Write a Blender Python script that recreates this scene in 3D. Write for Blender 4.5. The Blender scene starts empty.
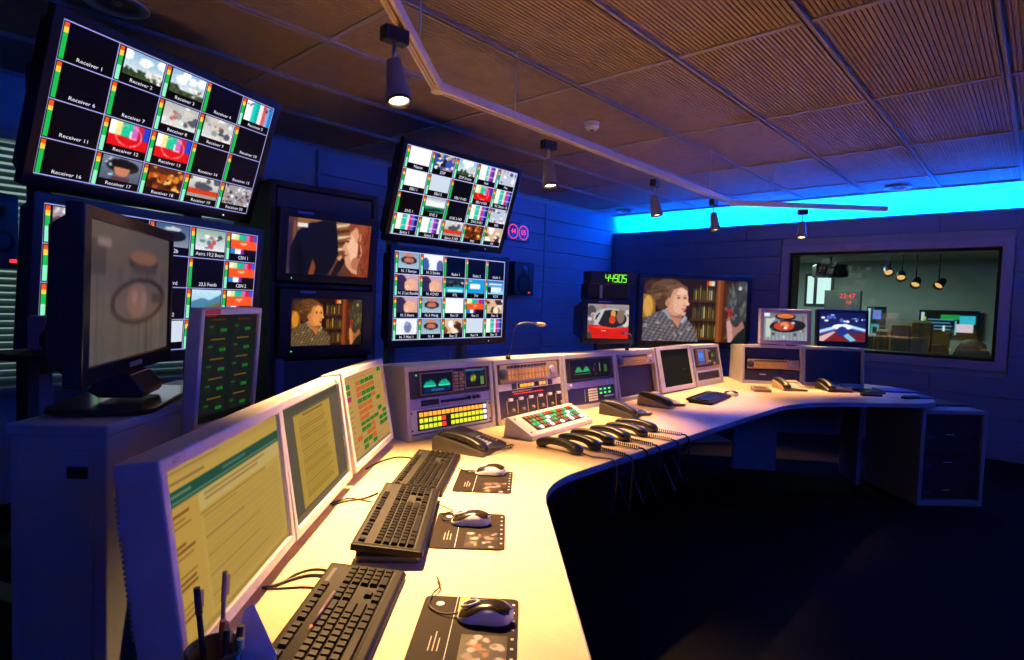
import bpy, math, random
import numpy as np
from mathutils import Vector, Matrix

random.seed(7)
NR = np.random.RandomState(7)
scn = bpy.context.scene
COL = scn.collection

# ------------------------------------------------------------------ camera
CZ = 1.36
FPX = 580.316
CR = np.array([[0.73540098, 0.6768327, 0.03290743],
               [-0.05752846, 0.0139721, 0.99824609],
               [-0.67518581, 0.73600426, -0.04921224]])   # right, up, forward
cam_d = bpy.data.cameras.new('camera')
cam = bpy.data.objects.new('camera', cam_d)
COL.objects.link(cam)
cam_d.sensor_width = 36.0
cam_d.lens = FPX / 1024 * 36.0
cam_d.clip_start = 0.02
cam.matrix_world = Matrix(((CR[0, 0], CR[1, 0], -CR[2, 0], 0),
                           (CR[0, 1], CR[1, 1], -CR[2, 1], 0),
                           (CR[0, 2], CR[1, 2], -CR[2, 2], CZ),
                           (0, 0, 0, 1)))
scn.camera = cam

def onz(x, y, z):
    """point of the horizontal plane z seen at pixel x, y"""
    d = CR.T @ np.array([(x - 512) / FPX, -(y - 330) / FPX, 1.0])
    k = (z - CZ) / d[2]
    return Vector((d[0] * k, d[1] * k, z))

# ------------------------------------------------------------------ world, light, exposure
w = bpy.data.worlds.new('world')
scn.world = w
w.use_nodes = True
w.node_tree.nodes['Background'].inputs[0].default_value = (0.05, 0.10, 0.30, 1)
w.node_tree.nodes['Background'].inputs[1].default_value = 0.02
scn.view_settings.view_transform = 'Standard'
scn.view_settings.look = 'None'
scn.view_settings.exposure = 0.0
scn.view_settings.gamma = 1.0
scn.view_settings.use_curve_mapping = False

def area(name, loc, to, sx, sy, col, power):
    l = bpy.data.lights.new(name, 'AREA')
    l.shape = 'RECTANGLE'
    l.size, l.size_y = sx, sy
    l.color = col
    l.energy = power
    o = bpy.data.objects.new(name, l)
    COL.objects.link(o)
    o.location = loc
    d = Vector(to) - Vector(loc)
    o.rotation_euler = d.to_track_quat('-Z', 'Y').to_euler()
    return o

COVE_Z = 2.39
BLUE = (0.0, 0.10, 1.0)
BLUE2 = (0.015, 0.075, 1.0)
# LED strips lying in the coves of the back wall and of the right wall, and an added fill light brightening the adjoining studio
cove_back_light = area('cove_strip_light', (-0.83, 7.30, COVE_Z + 0.045), (-0.83, 7.42, COVE_Z + 0.3), 7.5, 0.03, BLUE, 560)
cove_back_light.rotation_euler = (math.radians(128), 0, 0)
cove_right_light = area('cove_strip_light', (3.13, 2.3, COVE_Z + 0.045), (3.25, 2.3, COVE_Z + 0.3), 9.0, 0.03, BLUE2, 230)
cove_right_light.rotation_euler = Vector((0.4, 0, 1)).to_track_quat('-Z', 'Y').to_euler()
studio_light = area('studio_fill_light', (-2.9, 10.0, 2.26), (-2.9, 10.0, 0), 1.6, 1.2, (0.72, 0.95, 0.85), 95)
SPOT_COL = (1.0, 0.54, 0.20)

# ------------------------------------------------------------------ helpers
def tag(o, label=None, cat=None, group=None, kind=None):
    if label: o['label'] = label
    if cat: o['category'] = cat
    if group: o['group'] = group
    if kind: o['kind'] = kind
    return o

def frame(c, az, ti=0.0):
    """local X = right as the viewer sees it, -Y = the way the front faces, Z = up"""
    a, t = math.radians(az), math.radians(ti)
    n = Vector((math.cos(a) * math.cos(t), math.sin(a) * math.cos(t), math.sin(t)))
    r = Vector((-math.sin(a), math.cos(a), 0))
    u = n.cross(r)
    return Matrix(((r.x, -n.x, u.x, c[0]), (r.y, -n.y, u.y, c[1]), (r.z, -n.z, u.z, c[2]), (0, 0, 0, 1)))

def place(x, y, z, rz=0.0):
    return Matrix.Translation((x, y, z)) @ Matrix.Rotation(math.radians(rz), 4, 'Z')

def thing(name, label, cat, M, group=None):
    o = bpy.data.objects.new(name, None)
    COL.objects.link(o)
    o.empty_display_size = 0.05
    o.matrix_world = M
    return tag(o, label, cat, group)

class MB:
    def __init__(s):
        s.v, s.f, s.sm = [], [], []
    def add(s, vs, fs, smooth=False, M=None):
        b = len(s.v)
        s.v += [tuple(M @ Vector(p)) if M is not None else tuple(p) for p in vs]
        s.f += [tuple(b + i for i in f) for f in fs]
        s.sm += [smooth] * len(fs)
        return s
    def box(s, x0, x1, y0, y1, z0, z1, M=None):
        vs = [(x0, y0, z0), (x1, y0, z0), (x1, y1, z0), (x0, y1, z0), (x0, y0, z1), (x1, y0, z1), (x1, y1, z1), (x0, y1, z1)]
        return s.add(vs, [(0, 3, 2, 1), (4, 5, 6, 7), (0, 1, 5, 4), (1, 2, 6, 5), (2, 3, 7, 6), (3, 0, 4, 7)], False, M)
    def prism(s, poly, h0, h1, axis='z', M=None):
        """polygon extruded: axis z takes (x,y); axis x takes (y,z); axis y takes (x,z)"""
        n = len(poly)
        def p3(p, h):
            return (p[0], p[1], h) if axis == 'z' else ((h, p[0], p[1]) if axis == 'x' else (p[0], h, p[1]))
        vs = [p3(p, h0) for p in poly] + [p3(p, h1) for p in poly]
        fs = [tuple(range(n))[::-1], tuple(range(n, 2 * n))] + [(i, (i + 1) % n, n + (i + 1) % n, n + i) for i in range(n)]
        if axis == 'y':
            fs = [f[::-1] for f in fs]
        return s.add(vs, fs, False, M)
    def rings(s, rings, smooth=True, caps=True, M=None, closed=False):
        n = len(rings[0])
        vs = [p for r in rings for p in r]
        fs = []
        k = len(rings)
        for i in range(k if closed else k - 1):
            a, b = i * n, ((i + 1) % k) * n
            for j in range(n):
                fs.append((a + j, a + (j + 1) % n, b + (j + 1) % n, b + j))
        s.add(vs, fs, smooth, M)
        if caps and not closed:
            b = len(s.v) - len(vs)
            s.f += [tuple(b + j for j in range(n))[::-1], tuple(b + (k - 1) * n + j for j in range(n))]
            s.sm += [False, False]
        return s
    def lathe(s, prof, n=20, M=None, smooth=True, caps=True):
        return s.rings([[(r * math.cos(2 * math.pi * j / n), r * math.sin(2 * math.pi * j / n), z) for j in range(n)] for r, z in prof], smooth, caps, M)
    def tube(s, pts, r, n=8, M=None):
        pts = [Vector(p) for p in pts]
        up = Vector((0, 0, 1))
        rr = []
        prev = None
        for i, p in enumerate(pts):
            t = (pts[min(i + 1, len(pts) - 1)] - pts[max(i - 1, 0)]).normalized()
            if prev is None:
                a = t.cross(up)
                if a.length < 1e-3: a = t.cross(Vector((1, 0, 0)))
            else:
                a = prev - t * prev.dot(t)
            a.normalize()
            prev = a
            b = t.cross(a)
            rad = r[i] if isinstance(r, (list, tuple)) else r
            rr.append([tuple(p + (a * math.cos(2 * math.pi * j / n) + b * math.sin(2 * math.pi * j / n)) * rad) for j in range(n)])
        return s.rings(rr, True, True, M)
    def mesh(s, name):
        me = bpy.data.meshes.new(name)
        me.from_pydata(s.v, [], s.f)
        me.polygons.foreach_set('use_smooth', s.sm)
        me.update()
        return me
    def build(s, name, mat, parent=None, M=None, bevel=0.0, seg=2, kind=None):
        o = obj(name, s.mesh(name), mat, parent, M, kind=kind)
        if bevel:
            m = o.modifiers.new('bevel', 'BEVEL')
            m.width = bevel
            m.segments = seg
            m.limit_method = 'ANGLE'
        return o

def obj(name, me, mat, parent=None, M=None, kind=None):
    o = bpy.data.objects.new(name, me)
    COL.objects.link(o)
    if mat is not None and len(me.materials) == 0:
        me.materials.append(mat)
    if parent is not None:
        o.parent = parent
    if M is not None:
        o.matrix_local = M
    if kind: o['kind'] = kind
    return o

def spline(pts, n=8):
    """Catmull-Rom through the points"""
    P = [Vector(p) for p in pts]
    P = [P[0] * 2 - P[1]] + P + [P[-1] * 2 - P[-2]]
    out = []
    for i in range(1, len(P) - 2):
        for k in range(n):
            t = k / n
            out.append(0.5 * ((2 * P[i]) + (P[i + 1] - P[i - 1]) * t + (2 * P[i - 1] - 5 * P[i] + 4 * P[i + 1] - P[i + 2]) * t * t + (3 * P[i] - P[i - 1] - 3 * P[i + 1] + P[i + 2]) * t ** 3))
    out.append(P[-2])
    return out

def rrect(x0, x1, y0, y1, r, n=4):
    out = []
    for cx, cy, a0 in ((x1 - r, y1 - r, 0), (x0 + r, y1 - r, 90), (x0 + r, y0 + r, 180), (x1 - r, y0 + r, 270)):
        for k in range(n + 1):
            a = math.radians(a0 + 90 * k / n)
            out.append((cx + r * math.cos(a), cy + r * math.sin(a)))
    return out

# ------------------------------------------------------------------ materials
def mat(name, col, rough=0.5, metal=0.0, var=0.06, scale=30.0, bump=0.0, spec=0.5, stretch=None, coat=0.0):
    m = bpy.data.materials.new(name)
    m.use_nodes = True
    nt = m.node_tree
    b = nt.nodes['Principled BSDF']
    tc = nt.nodes.new('ShaderNodeTexCoord')
    src = tc.outputs['Object']
    if stretch:
        mp = nt.nodes.new('ShaderNodeMapping')
        mp.inputs['Scale'].default_value = stretch
        nt.links.new(src, mp.inputs['Vector'])
        src = mp.outputs['Vector']
    nz = nt.nodes.new('ShaderNodeTexNoise')
    nz.inputs['Scale'].default_value = scale
    nz.inputs['Detail'].default_value = 3
    nt.links.new(src, nz.inputs['Vector'])
    cr = nt.nodes.new('ShaderNodeValToRGB')
    cr.color_ramp.elements[0].position = 0.3
    cr.color_ramp.elements[1].position = 0.7
    cr.color_ramp.elements[0].color = tuple(max(0, c * (1 - var)) for c in col) + (1,)
    cr.color_ramp.elements[1].color = tuple(min(1, c * (1 + var)) for c in col) + (1,)
    nt.links.new(nz.outputs['Fac'], cr.inputs['Fac'])
    nt.links.new(cr.outputs['Color'], b.inputs['Base Color'])
    b.inputs['Roughness'].default_value = rough
    b.inputs['Metallic'].default_value = metal
    b.inputs['Specular IOR Level'].default_value = spec
    b.inputs['Coat Weight'].default_value = coat
    if bump:
        bp = nt.nodes.new('ShaderNodeBump')
        bp.inputs['Strength'].default_value = bump
        bp.inputs['Distance'].default_value = 0.002
        nt.links.new(nz.outputs['Fac'], bp.inputs['Height'])
        nt.links.new(bp.outputs['Normal'], b.inputs['Normal'])
    return m

def emit(name, col, strength, sample=False):
    m = bpy.data.materials.new(name)
    m.use_nodes = True
    b = m.node_tree.nodes['Principled BSDF']
    b.inputs['Base Color'].default_value = tuple(c * 0.3 for c in col) + (1,)
    b.inputs['Roughness'].default_value = 0.4
    b.inputs['Emission Color'].default_value = tuple(col) + (1,)
    b.inputs['Emission Strength'].default_value = strength
    if not sample:
        m.cycles.emission_sampling = 'NONE'
    return m

def screen_mat(name, strength, rough=0.25, spec=0.3):
    m = bpy.data.materials.new(name)
    m.use_nodes = True
    nt = m.node_tree
    b = nt.nodes['Principled BSDF']
    at = nt.nodes.new('ShaderNodeAttribute')
    at.attribute_name = 'picture'
    b.inputs['Base Color'].default_value = (0.012, 0.012, 0.013, 1)
    b.inputs['Roughness'].default_value = rough
    b.inputs['Specular IOR Level'].default_value = spec
    nt.links.new(at.outputs['Color'], b.inputs['Emission Color'])
    b.inputs['Emission Strength'].default_value = strength
    m.cycles.emission_sampling = 'NONE'
    return m

M_black = mat('black_plastic', (0.012, 0.012, 0.013), 0.38)
M_blackmat = mat('black_steel', (0.005, 0.005, 0.006), 0.6)
M_bezel = mat('black_bezel', (0.005, 0.005, 0.006), 0.32)
M_dark = mat('dark_grey_plastic', (0.035, 0.035, 0.038), 0.42)
M_key = mat('keycap_black', (0.014, 0.013, 0.012), 0.36, var=0.15, spec=.14)
M_kb = mat('keyboard_black', (0.009, 0.0085, 0.008), 0.5, spec=.12)
M_grey = mat('light_grey_plastic', (0.48, 0.47, 0.50), 0.42)
M_housing = mat('console_housing_grey', (0.40, 0.40, 0.43), 0.45, bump=0.05, scale=200)
M_panelw = mat('off_white_panel', (0.66, 0.64, 0.60), 0.4)
M_panelb = mat('violet_grey_panel', (0.30, 0.28, 0.52), 0.45)
M_rackp = mat('dark_rack_panel', (0.028, 0.026, 0.026), 0.45)
M_bronze = mat('bronze_frame', (0.30, 0.20, 0.12), 0.35, 0.4)
M_ochre = mat('ochre_keys', (0.58, 0.36, 0.08), 0.5)
M_tan = mat('tan_panel', (0.36, 0.27, 0.18), 0.5)
M_white = mat('white_plastic', (0.75, 0.74, 0.72), 0.4)
M_silver = mat('silver_plastic', (0.42, 0.48, 0.62), 0.3)
M_gloss = mat('gloss_black_plastic', (0.020, 0.015, 0.012), 0.16)
M_alu = mat('brushed_aluminium', (0.55, 0.55, 0.58), 0.35, 0.9)
M_wood = mat('pale_maple_laminate', (0.72, 0.53, 0.34), 0.42, var=0.10, scale=3.0, stretch=(1, 9, 9), coat=0.0)
M_edge = mat('grey_desk_edging', (0.30, 0.30, 0.36), 0.45)
M_panel = mat('grey_desk_panel', (0.30, 0.30, 0.31), 0.55)
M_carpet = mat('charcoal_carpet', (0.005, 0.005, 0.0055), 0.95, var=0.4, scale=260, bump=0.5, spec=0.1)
M_wall = mat('wall_paint_grey', (0.42, 0.43, 0.46), 0.75, var=0.04, scale=6)
M_board = mat('acoustic_wall_board', (0.26, 0.30, 0.42), 0.7, var=0.06, scale=5, stretch=(0.5, 4, 6))
M_cove = mat('cove_white_paint', (0.80, 0.82, 0.84), 0.8, var=0.02)
M_tile = mat('ribbed_ceiling_metal', (0.35, 0.28, 0.24), 0.55, var=0.10, scale=9)
M_bar = mat('ceiling_bar_grey', (0.36, 0.34, 0.40), 0.5)
M_rail = mat('cream_track', (0.72, 0.64, 0.52), 0.4)
M_lamp = mat('grey_lamp_body', (0.26, 0.24, 0.27), 0.4)
M_frame = mat('window_frame_grey', (0.48, 0.45, 0.50), 0.5)
M_blind = mat('blind_slat', (0.48, 0.58, 0.54), 0.5)
_bn = M_blind.node_tree
_tr = _bn.nodes.new('ShaderNodeBsdfTranslucent')
_tr.inputs[0].default_value = (0.45, 0.58, 0.52, 1)
_mx = _bn.nodes.new('ShaderNodeMixShader')
_mx.inputs[0].default_value = 0.45
_bn.links.new(_bn.nodes['Principled BSDF'].outputs[0], _mx.inputs[1])
_bn.links.new(_tr.outputs[0], _mx.inputs[2])
_bn.links.new(_mx.outputs[0], _bn.nodes['Material Output'].inputs['Surface'])
M_ped = mat('grey_pedestal', (0.36, 0.40, 0.42), 0.6, bump=0.05, scale=150)
M_cord = mat('cord_black', (0.014, 0.012, 0.011), 0.4)
M_rubber = mat('rubber_black', (0.010, 0.010, 0.010), 0.8)
M_paper = mat('white_paper', (0.86, 0.87, 0.90), 0.7)
M_studio = mat('studio_wall_green_grey', (0.33, 0.38, 0.36), 0.8, var=0.1, scale=2)
M_studioc = mat('studio_ceiling', (0.34, 0.29, 0.25), 0.8, var=0.2, scale=5)
M_brown = mat('brown_cardboard', (0.42, 0.28, 0.13), 0.7, var=0.25, scale=9)
M_brown2 = mat('ochre_cardboard', (0.55, 0.38, 0.15), 0.7, var=0.25, scale=9)
M_screen = screen_mat('lcd_picture', 1.08, 0.3, 0.15)
M_screen_dim = screen_mat('lcd_painted_reflection', 0.8, 0.2, 0.4)
M_screen_matte = screen_mat('matte_lcd_picture', 0.66, 0.7, 0.0)
M_text = emit('caption_white', (0.85, 0.87, 0.95), 1.0)
M_led_r = emit('red_led', (1.0, 0.03, 0.02), 1.6)
M_led_g = emit('green_led', (0.1, 1.0, 0.15), 1.2)
M_led_o = emit('orange_led', (1.0, 0.38, 0.02), 1.3)
M_led_y = emit('yellow_green_key', (0.75, 0.85, 0.02), 1.0)
M_led_w = emit('white_led', (0.9, 0.9, 1.0), 1.2)
M_led_lime = emit('lime_digit', (0.25, 1.0, 0.02), 1.4)
M_bulb = emit('halogen_bulb', (1.0, 0.72, 0.38), 14.0)
M_strip = emit('blue_led_strip', (0.02, 0.35, 1.0), 6.0)

gl = bpy.data.materials.new('window_glass')
gl.use_nodes = True
_n = gl.node_tree
_n.nodes.remove(_n.nodes['Principled BSDF'])
_t = _n.nodes.new('ShaderNodeBsdfTransparent')
_t.inputs[0].default_value = (0.86, 0.92, 0.90, 1)
_g = _n.nodes.new('ShaderNodeBsdfGlossy')
_g.inputs['Roughness'].default_value = 0.02
_f = _n.nodes.new('ShaderNodeFresnel')
_f.inputs[0].default_value = 1.5
_m = _n.nodes.new('ShaderNodeMixShader')
_n.links.new(_f.outputs[0], _m.inputs[0])
_n.links.new(_t.outputs[0], _m.inputs[1])
_n.links.new(_g.outputs[0], _m.inputs[2])
_n.links.new(_m.outputs[0], _n.nodes['Material Output'].inputs['Surface'])
M_glass = gl

# ------------------------------------------------------------------ text
_txt = {}
def text_mesh(body):
    if body not in _txt:
        c = bpy.data.curves.new('caption', 'FONT')
        c.body = body
        c.align_x = 'CENTER'
        c.align_y = 'CENTER'
        c.resolution_u = 2
        o = bpy.data.objects.new('caption', c)
        COL.objects.link(o)
        bpy.context.view_layer.update()
        me = bpy.data.meshes.new_from_object(o.evaluated_get(bpy.context.evaluated_depsgraph_get()))
        me.name = 'caption'
        bpy.data.objects.remove(o)
        _txt[body] = me
    return _txt[body]

def caption(body, size, mt, parent, x, y, z, name='caption', flat=False, sx=1.0, rot=0.0):
    """lettering standing upright facing -Y (or lying flat facing +Z)"""
    me = text_mesh(body).copy()
    me.materials.clear()
    R0 = Matrix.Identity(4) if flat else Matrix.Rotation(math.radians(90), 4, 'X')
    return obj(name, me, mt, parent, Matrix.Translation((x, y, z)) @ Matrix.Rotation(math.radians(rot), 4, 'Z') @ R0 @ Matrix.Diagonal((size * sx, size, size, 1)))

# ------------------------------------------------------------------ pictures shown on screens
class Pic:
    def __init__(s, w=None, h=None, bg=(0, 0, 0), arr=None):
        s.a = arr if arr is not None else np.zeros((h, w, 3)) + np.array(bg)
        s.h, s.w = s.a.shape[:2]
        yy, xx = np.mgrid[0:s.h, 0:s.w]
        s.x = (xx + 0.5) / s.w
        s.y = (yy + 0.5) / s.h
    def sub(s, x0, y0, x1, y1):
        return Pic(arr=s.a[int(round(y0 * s.h)):max(int(round(y1 * s.h)), int(round(y0 * s.h)) + 1), int(round(x0 * s.w)):max(int(round(x1 * s.w)), int(round(x0 * s.w)) + 1)])
    def fill(s, c):
        s.a[:] = c
    def rect(s, x0, y0, x1, y1, c):
        s.a[(s.x >= x0) & (s.x < x1) & (s.y >= y0) & (s.y < y1)] = c
    def ell(s, cx, cy, rx, ry, c, rot=0.0):
        a = math.radians(rot)
        dx, dy = s.x - cx, s.y - cy
        u = (dx * math.cos(a) + dy * math.sin(a)) / rx
        v = (-dx * math.sin(a) + dy * math.cos(a)) / ry
        s.a[u * u + v * v < 1] = c
    def poly(s, pts, c):
        ins = np.zeros(s.x.shape, bool)
        n = len(pts)
        for i in range(n):
            (x0, y0), (x1, y1) = pts[i], pts[(i + 1) % n]
            if y0 == y1: continue
            k = ((y0 > s.y) != (y1 > s.y)) & (s.x < (x1 - x0) * (s.y - y0) / (y1 - y0) + x0)
            ins ^= k
        s.a[ins] = c
    def grad(s, c0, c1, x0=0, y0=0, x1=1, y1=1):
        m = (s.x >= x0) & (s.x < x1) & (s.y >= y0) & (s.y < y1)
        t = ((s.y - y0) / (y1 - y0))[..., None]
        g = np.array(c0) * (1 - t) + np.array(c1) * t
        s.a[m] = g[m]
    def specks(s, n, cols, r0, r1, x0=0, y0=0, x1=1, y1=1):
        for _ in range(n):
            r = NR.uniform(r0, r1)
            s.ell(NR.uniform(x0, x1), NR.uniform(y0, y1), r, r * NR.uniform(0.6, 1.8), cols[NR.randint(len(cols))])
    def rows(s, n, c, x0, y0, x1, y1, fill=0.6, rag=0.3):
        """lines of small print seen as stripes"""
        dy = (y1 - y0) / n
        for i in range(n):
            s.rect(x0, y0 + i * dy, x1 - NR.uniform(0, rag) * (x1 - x0), y0 + (i + fill) * dy, c)
    def grain(s, k):
        s.a[:] = np.clip(s.a * (1 + k * (NR.rand(s.h, s.w, 1) - 0.5)), 0, 1)
    def blur(s, n=1):
        for _ in range(n):
            p = np.pad(s.a, ((1, 1), (1, 1), (0, 0)), 'edge')
            s.a[:] = (p[1:-1, 1:-1] * 2 + p[:-2, 1:-1] + p[2:, 1:-1] + p[1:-1, :-2] + p[1:-1, 2:]) / 6

BARS = [(1, 1, 1), (.95, .93, .55), (.1, .8, .75), (.1, .75, .35), (.75, .3, .7), (.85, .1, .3), (.1, .25, .8)]
def paint(p, kind):
    if kind == 'black':
        p.fill((.01, .01, .02))
    elif kind in ('white', 'pale'):
        p.fill((.97, .97, 1) if kind == 'white' else (.80, .86, .90))
    elif kind in ('bars', 'bars2'):
        cs = [(1, 1, .95), (.97, .95, .85), (.1, .78, .72), (.12, .75, .6), (.93, .85, .95), (.85, .1, .4), (.3, .4, .9), (.05, .08, .4)] if kind == 'bars' else [(1, 1, 1), (1, 1, 1), (.95, .98, .95), (.15, .75, .6), (.85, .75, .95), (.6, .2, .7), (.25, .2, .6), (.95, .95, 1)]
        for i, c in enumerate(cs):
            p.rect(i / 8, 0, (i + 1) / 8, 1, c)
        p.rect(0, .22, 1, .26, (.9, .9, .9)); p.rect(0, .7, 1, .74, (.95, .9, .9))
    elif kind == 'barsblue':
        for i, c in enumerate([(1, 1, 1), (.95, .95, .95), (.1, .8, .75), (.05, .7, .65), (1, .9, .9), (.85, .35, .35), (.6, .65, .8), (.1, .5, .85)]):
            p.rect(i / 8, 0, (i + 1) / 8, 1, c)
        p.specks(7, [(.08, .15, .3)], .03, .05, .05, .12, .95, .25)
    elif kind == 'barsred':
        for i, c in enumerate(BARS[:2] + [(.1, .78, .6), (.1, .78, .6), (.85, .4, .75), (.8, .1, .25), (.1, .25, .8)]):
            p.rect(i / 7, 0, (i + 1) / 7, .55, c)
        p.rect(0, .55, 1, 1, (.88, .05, .07))
        e = Pic(arr=p.a.copy())
        e.ell(.5, .5, .34, .44, (1, .75, .75))
        m = (((p.x - .5) / .315) ** 2 + ((p.y - .5) / .405) ** 2 < 1)
        e.a[m] = p.a[m]
        p.a[:] = e.a
        p.rect(.52, .3, .56, .6, (1, .9, .95)); p.rect(.52, .55, .7, .6, (1, .9, .95))
    elif kind == 'orange':
        for i, c in enumerate([(.95, .95, .85), (.85, .9, .6), (.1, .75, .6), (.1, .7, .6), (.85, .4, .7), (.85, .05, .2), (.25, .3, .85)]):
            p.rect(i / 7, 0, (i + 1) / 7, .3, c)
        p.rect(0, .3, 1, .75, (.96, .33, .1))
        p.rect(.35, .42, .6, .5, (1, .75, .6)); p.rect(.44, .5, .52, .56, (1, .75, .6))
        p.rect(0, .75, 1, 1, (.03, .02, .08)); p.rect(0, .75, .18, 1, (.15, .5, .85)); p.rect(.18, .75, .38, 1, (.97, .97, 1)); p.rect(.38, .75, .52, 1, (.5, .15, .65))
    elif kind == 'sky':
        p.grad((.55, .72, .85), (.93, .95, .92)); p.specks(5, [(.97, .97, .97)], .1, .18, 0, .1, 1, .4)
        p.rect(0, .8, 1, 1, (.22, .3, .18)); p.specks(14, [(.15, .22, .12), (.3, .33, .2)], .03, .07, 0, .7, .6, .95)
        p.specks(16, [(.8, .78, .75), (.95, .93, .9), (.5, .45, .42)], .03, .07, .6, .55, .95, .95)
    elif kind == 'map':
        p.grad((.72, .72, .70), (.88, .87, .85)); p.specks(12, [(.82, .80, .74), (.6, .6, .58), (.92, .92, .9)], .05, .16)
        p.specks(3, [(.8, .4, .35)], .04, .07, .2, .3, .6, .7); p.specks(5, [(.32, .34, .36)], .06, .12, .6, .4, 1, .9)
    elif kind == 'helmet':
        p.grad((.45, .5, .58), (.3, .35, .42)); p.ell(.52, .35, .42, .3, (.1, .09, .1)); p.ell(.52, .5, .2, .3, (.8, .5, .36))
        p.ell(.52, .28, .34, .14, (.04, .04, .05)); p.rect(.3, .85, .75, 1, (.35, .2, .25)); p.specks(6, [(.75, .8, .85)], .03, .06, 0, 0, .3, .9)
    elif kind == 'warm':
        p.fill((.35, .14, .04)); p.specks(34, [(.85, .5, .15), (.7, .28, .08), (.2, .06, .03), (.95, .75, .4)], .04, .11)
    elif kind == 'redcar':
        p.grad((.9, .88, .85), (.6, .58, .56)); p.specks(8, [(.35, .36, .38), (.8, .8, .8)], .06, .14, 0, 0, 1, .5); p.rect(0, .6, 1, .85, (.85, .22, .08)); p.ell(.5, .45, .3, .16, (.3, .3, .35))
    elif kind == 'crowd':
        p.fill((.62, .6, .62)); p.specks(60, [(.85, .82, .8), (.4, .25, .25), (.2, .2, .3), (.75, .5, .45), (.95, .95, .95)], .03, .06)
    elif kind == 'ski':
        p.grad((.55, .68, .6), (.9, .9, .92)); p.specks(14, [(.25, .3, .35), (.75, .35, .35), (.3, .5, .55), (.95, .95, .97)], .04, .1, .1, .3, .9, .9)
    elif kind == 'mountain':
        p.grad((.75, .9, .95), (.55, .75, .85)); p.poly([(0, .55), (.35, .38), (.6, .5), (1, .2), (1, 1), (0, 1)], (.28, .5, .62)); p.poly([(.2, 1), (.6, .75), (1, .55), (1, 1)], (.35, .45, .3)); p.poly([(.65, 1), (1, .6), (1, 1)], (.6, .25, .15))
    elif kind == 'animal':
        p.grad((.25, .35, .5), (.5, .55, .6)); p.ell(.55, .5, .35, .25, (.08, .07, .08)); p.poly([(.3, .5), (.1, 1), (.5, 1)], (.1, .09, .1)); p.ell(.5, .2, .25, .1, (.75, .78, .8))
    elif kind == 'faces':
        p.fill((.05, .04, .04)); p.ell(.3, .45, .2, .3, (.55, .25, .18)); p.ell(.72, .5, .18, .3, (.6, .32, .22)); p.ell(.7, .2, .2, .12, (.1, .5, .3))
    elif kind == 'globe':
        p.fill((.75, .78, .85)); p.specks(10, [(.3, .3, .45), (.8, .4, .35), (.95, .95, .97)], .05, .12)
    elif kind == 'road':
        p.grad((.62, .64, .66), (.95, .96, .97), y1=.35); p.rect(0, .3, 1, .7, (.94, .95, .93)); p.rect(0, .65, 1, 1, (.1, .5, .35)); p.poly([(0, .85), (.6, .72), (1, .8), (1, .85), (0, 1)], (.05, .15, .12))
    elif kind == 'portrait':
        p.grad((.78, .62, .68), (.85, .65, .6)); p.ell(.15, .6, .3, .6, (.2, .14, .3)); p.ell(.6, .6, .28, .35, (.92, .68, .55)); p.ell(.45, .8, .12, .18, (.95, .75, .62))
    elif kind == 'mirror':
        p.grad((.5, .62, .7), (.65, .75, .82)); p.ell(.5, .15, .25, .12, (.85, .5, .4)); p.ell(.5, .48, .38, .24, (.12, .1, .1)); p.ell(.5, .48, .26, .16, (.75, .45, .35))
    elif kind == 'dots':
        p.fill((.2, .3, .7)); p.specks(26, [(.95, .95, .95), (.1, .08, .1), (.8, .75, .4), (.7, .5, .5)], .06, .12)
    elif kind == 'people':
        p.fill((.95, .95, .98)); p.ell(.1, .7, .18, .5, (.25, .35, .65)); p.ell(.85, .75, .18, .45, (.35, .4, .6))
    elif kind == 'skin':
        p.fill((.85, .7, .55)); p.specks(10, [(.95, .88, .78), (.5, .3, .2), (.25, .15, .12), (.97, .96, .95)], .1, .2)
    elif kind == 'cyan':
        p.fill((.08, .6, .85)); p.rect(.12, .3, .75, .7, (.93, .96, .98)); p.rect(.05, .08, .25, .18, (.9, .95, 1))
    elif kind == 'news':
        p.grad((.1, .45, .8), (.6, .85, .95)); p.rect(.2, .5, .85, .85, (.92, .92, .96)); p.rect(0, .45, .18, .9, (.1, .12, .2)); p.rect(.08, .2, .9, .32, (.95, .97, 1))
    elif kind == 'sport':
        p.grad((.1, .12, .14), (.15, .6, .75)); p.specks(10, [(.9, .9, .9), (.1, .1, .12)], .06, .12, 0, .3, 1, .6); p.rect(0, .65, 1, 1, (.15, .72, .85)); p.rect(.1, .8, .9, .95, (.85, .95, .98))
    elif kind == 'spot':
        p.fill((.93, .94, .98)); p.ell(.55, .55, .18, .35, (.45, .47, .65)); p.ell(.5, .3, .1, .15, (.6, .6, .75))
    else:
        p.fill((.3, .3, .3))

def multiview(rows, W, H, line=(.62, .62, .85)):
    p = Pic(W, H, (.006, .006, .012))
    nr, nc = len(rows), len(rows[0])
    for r in range(nr):
        for c in range(nc):
            q = p.sub(c / nc, r / nr, (c + 1) / nc, (r + 1) / nr)
            k = rows[r][c]
            m = q.sub(.045, .06, .125, .97)
            live = k != 'black'
            m.grad((.1, .72, .3), (.1, .72, .3))
            if live: m.rect(0, .55, 1, 1, (.55, .93, .75))
            m.rect(0, 0, 1, .14, (.92, .32, .08)); m.rect(0, .14, 1, .27, (.97, .8, .25))
            if live:
                v = q.sub(.16, .05, .985, .74)
                paint(v, k)
                if k not in ('white', 'pale', 'black'):
                    v.blur(1)
                    v.grain(.12)
    for r in range(nr + 1):
        y = min(int(round(r * H / nr)), H - 1)
        p.a[y] = line
    for c in range(nc + 1):
        x = min(int(round(c * W / nc)), W - 1)
        p.a[:, x] = line
    return p

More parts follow.
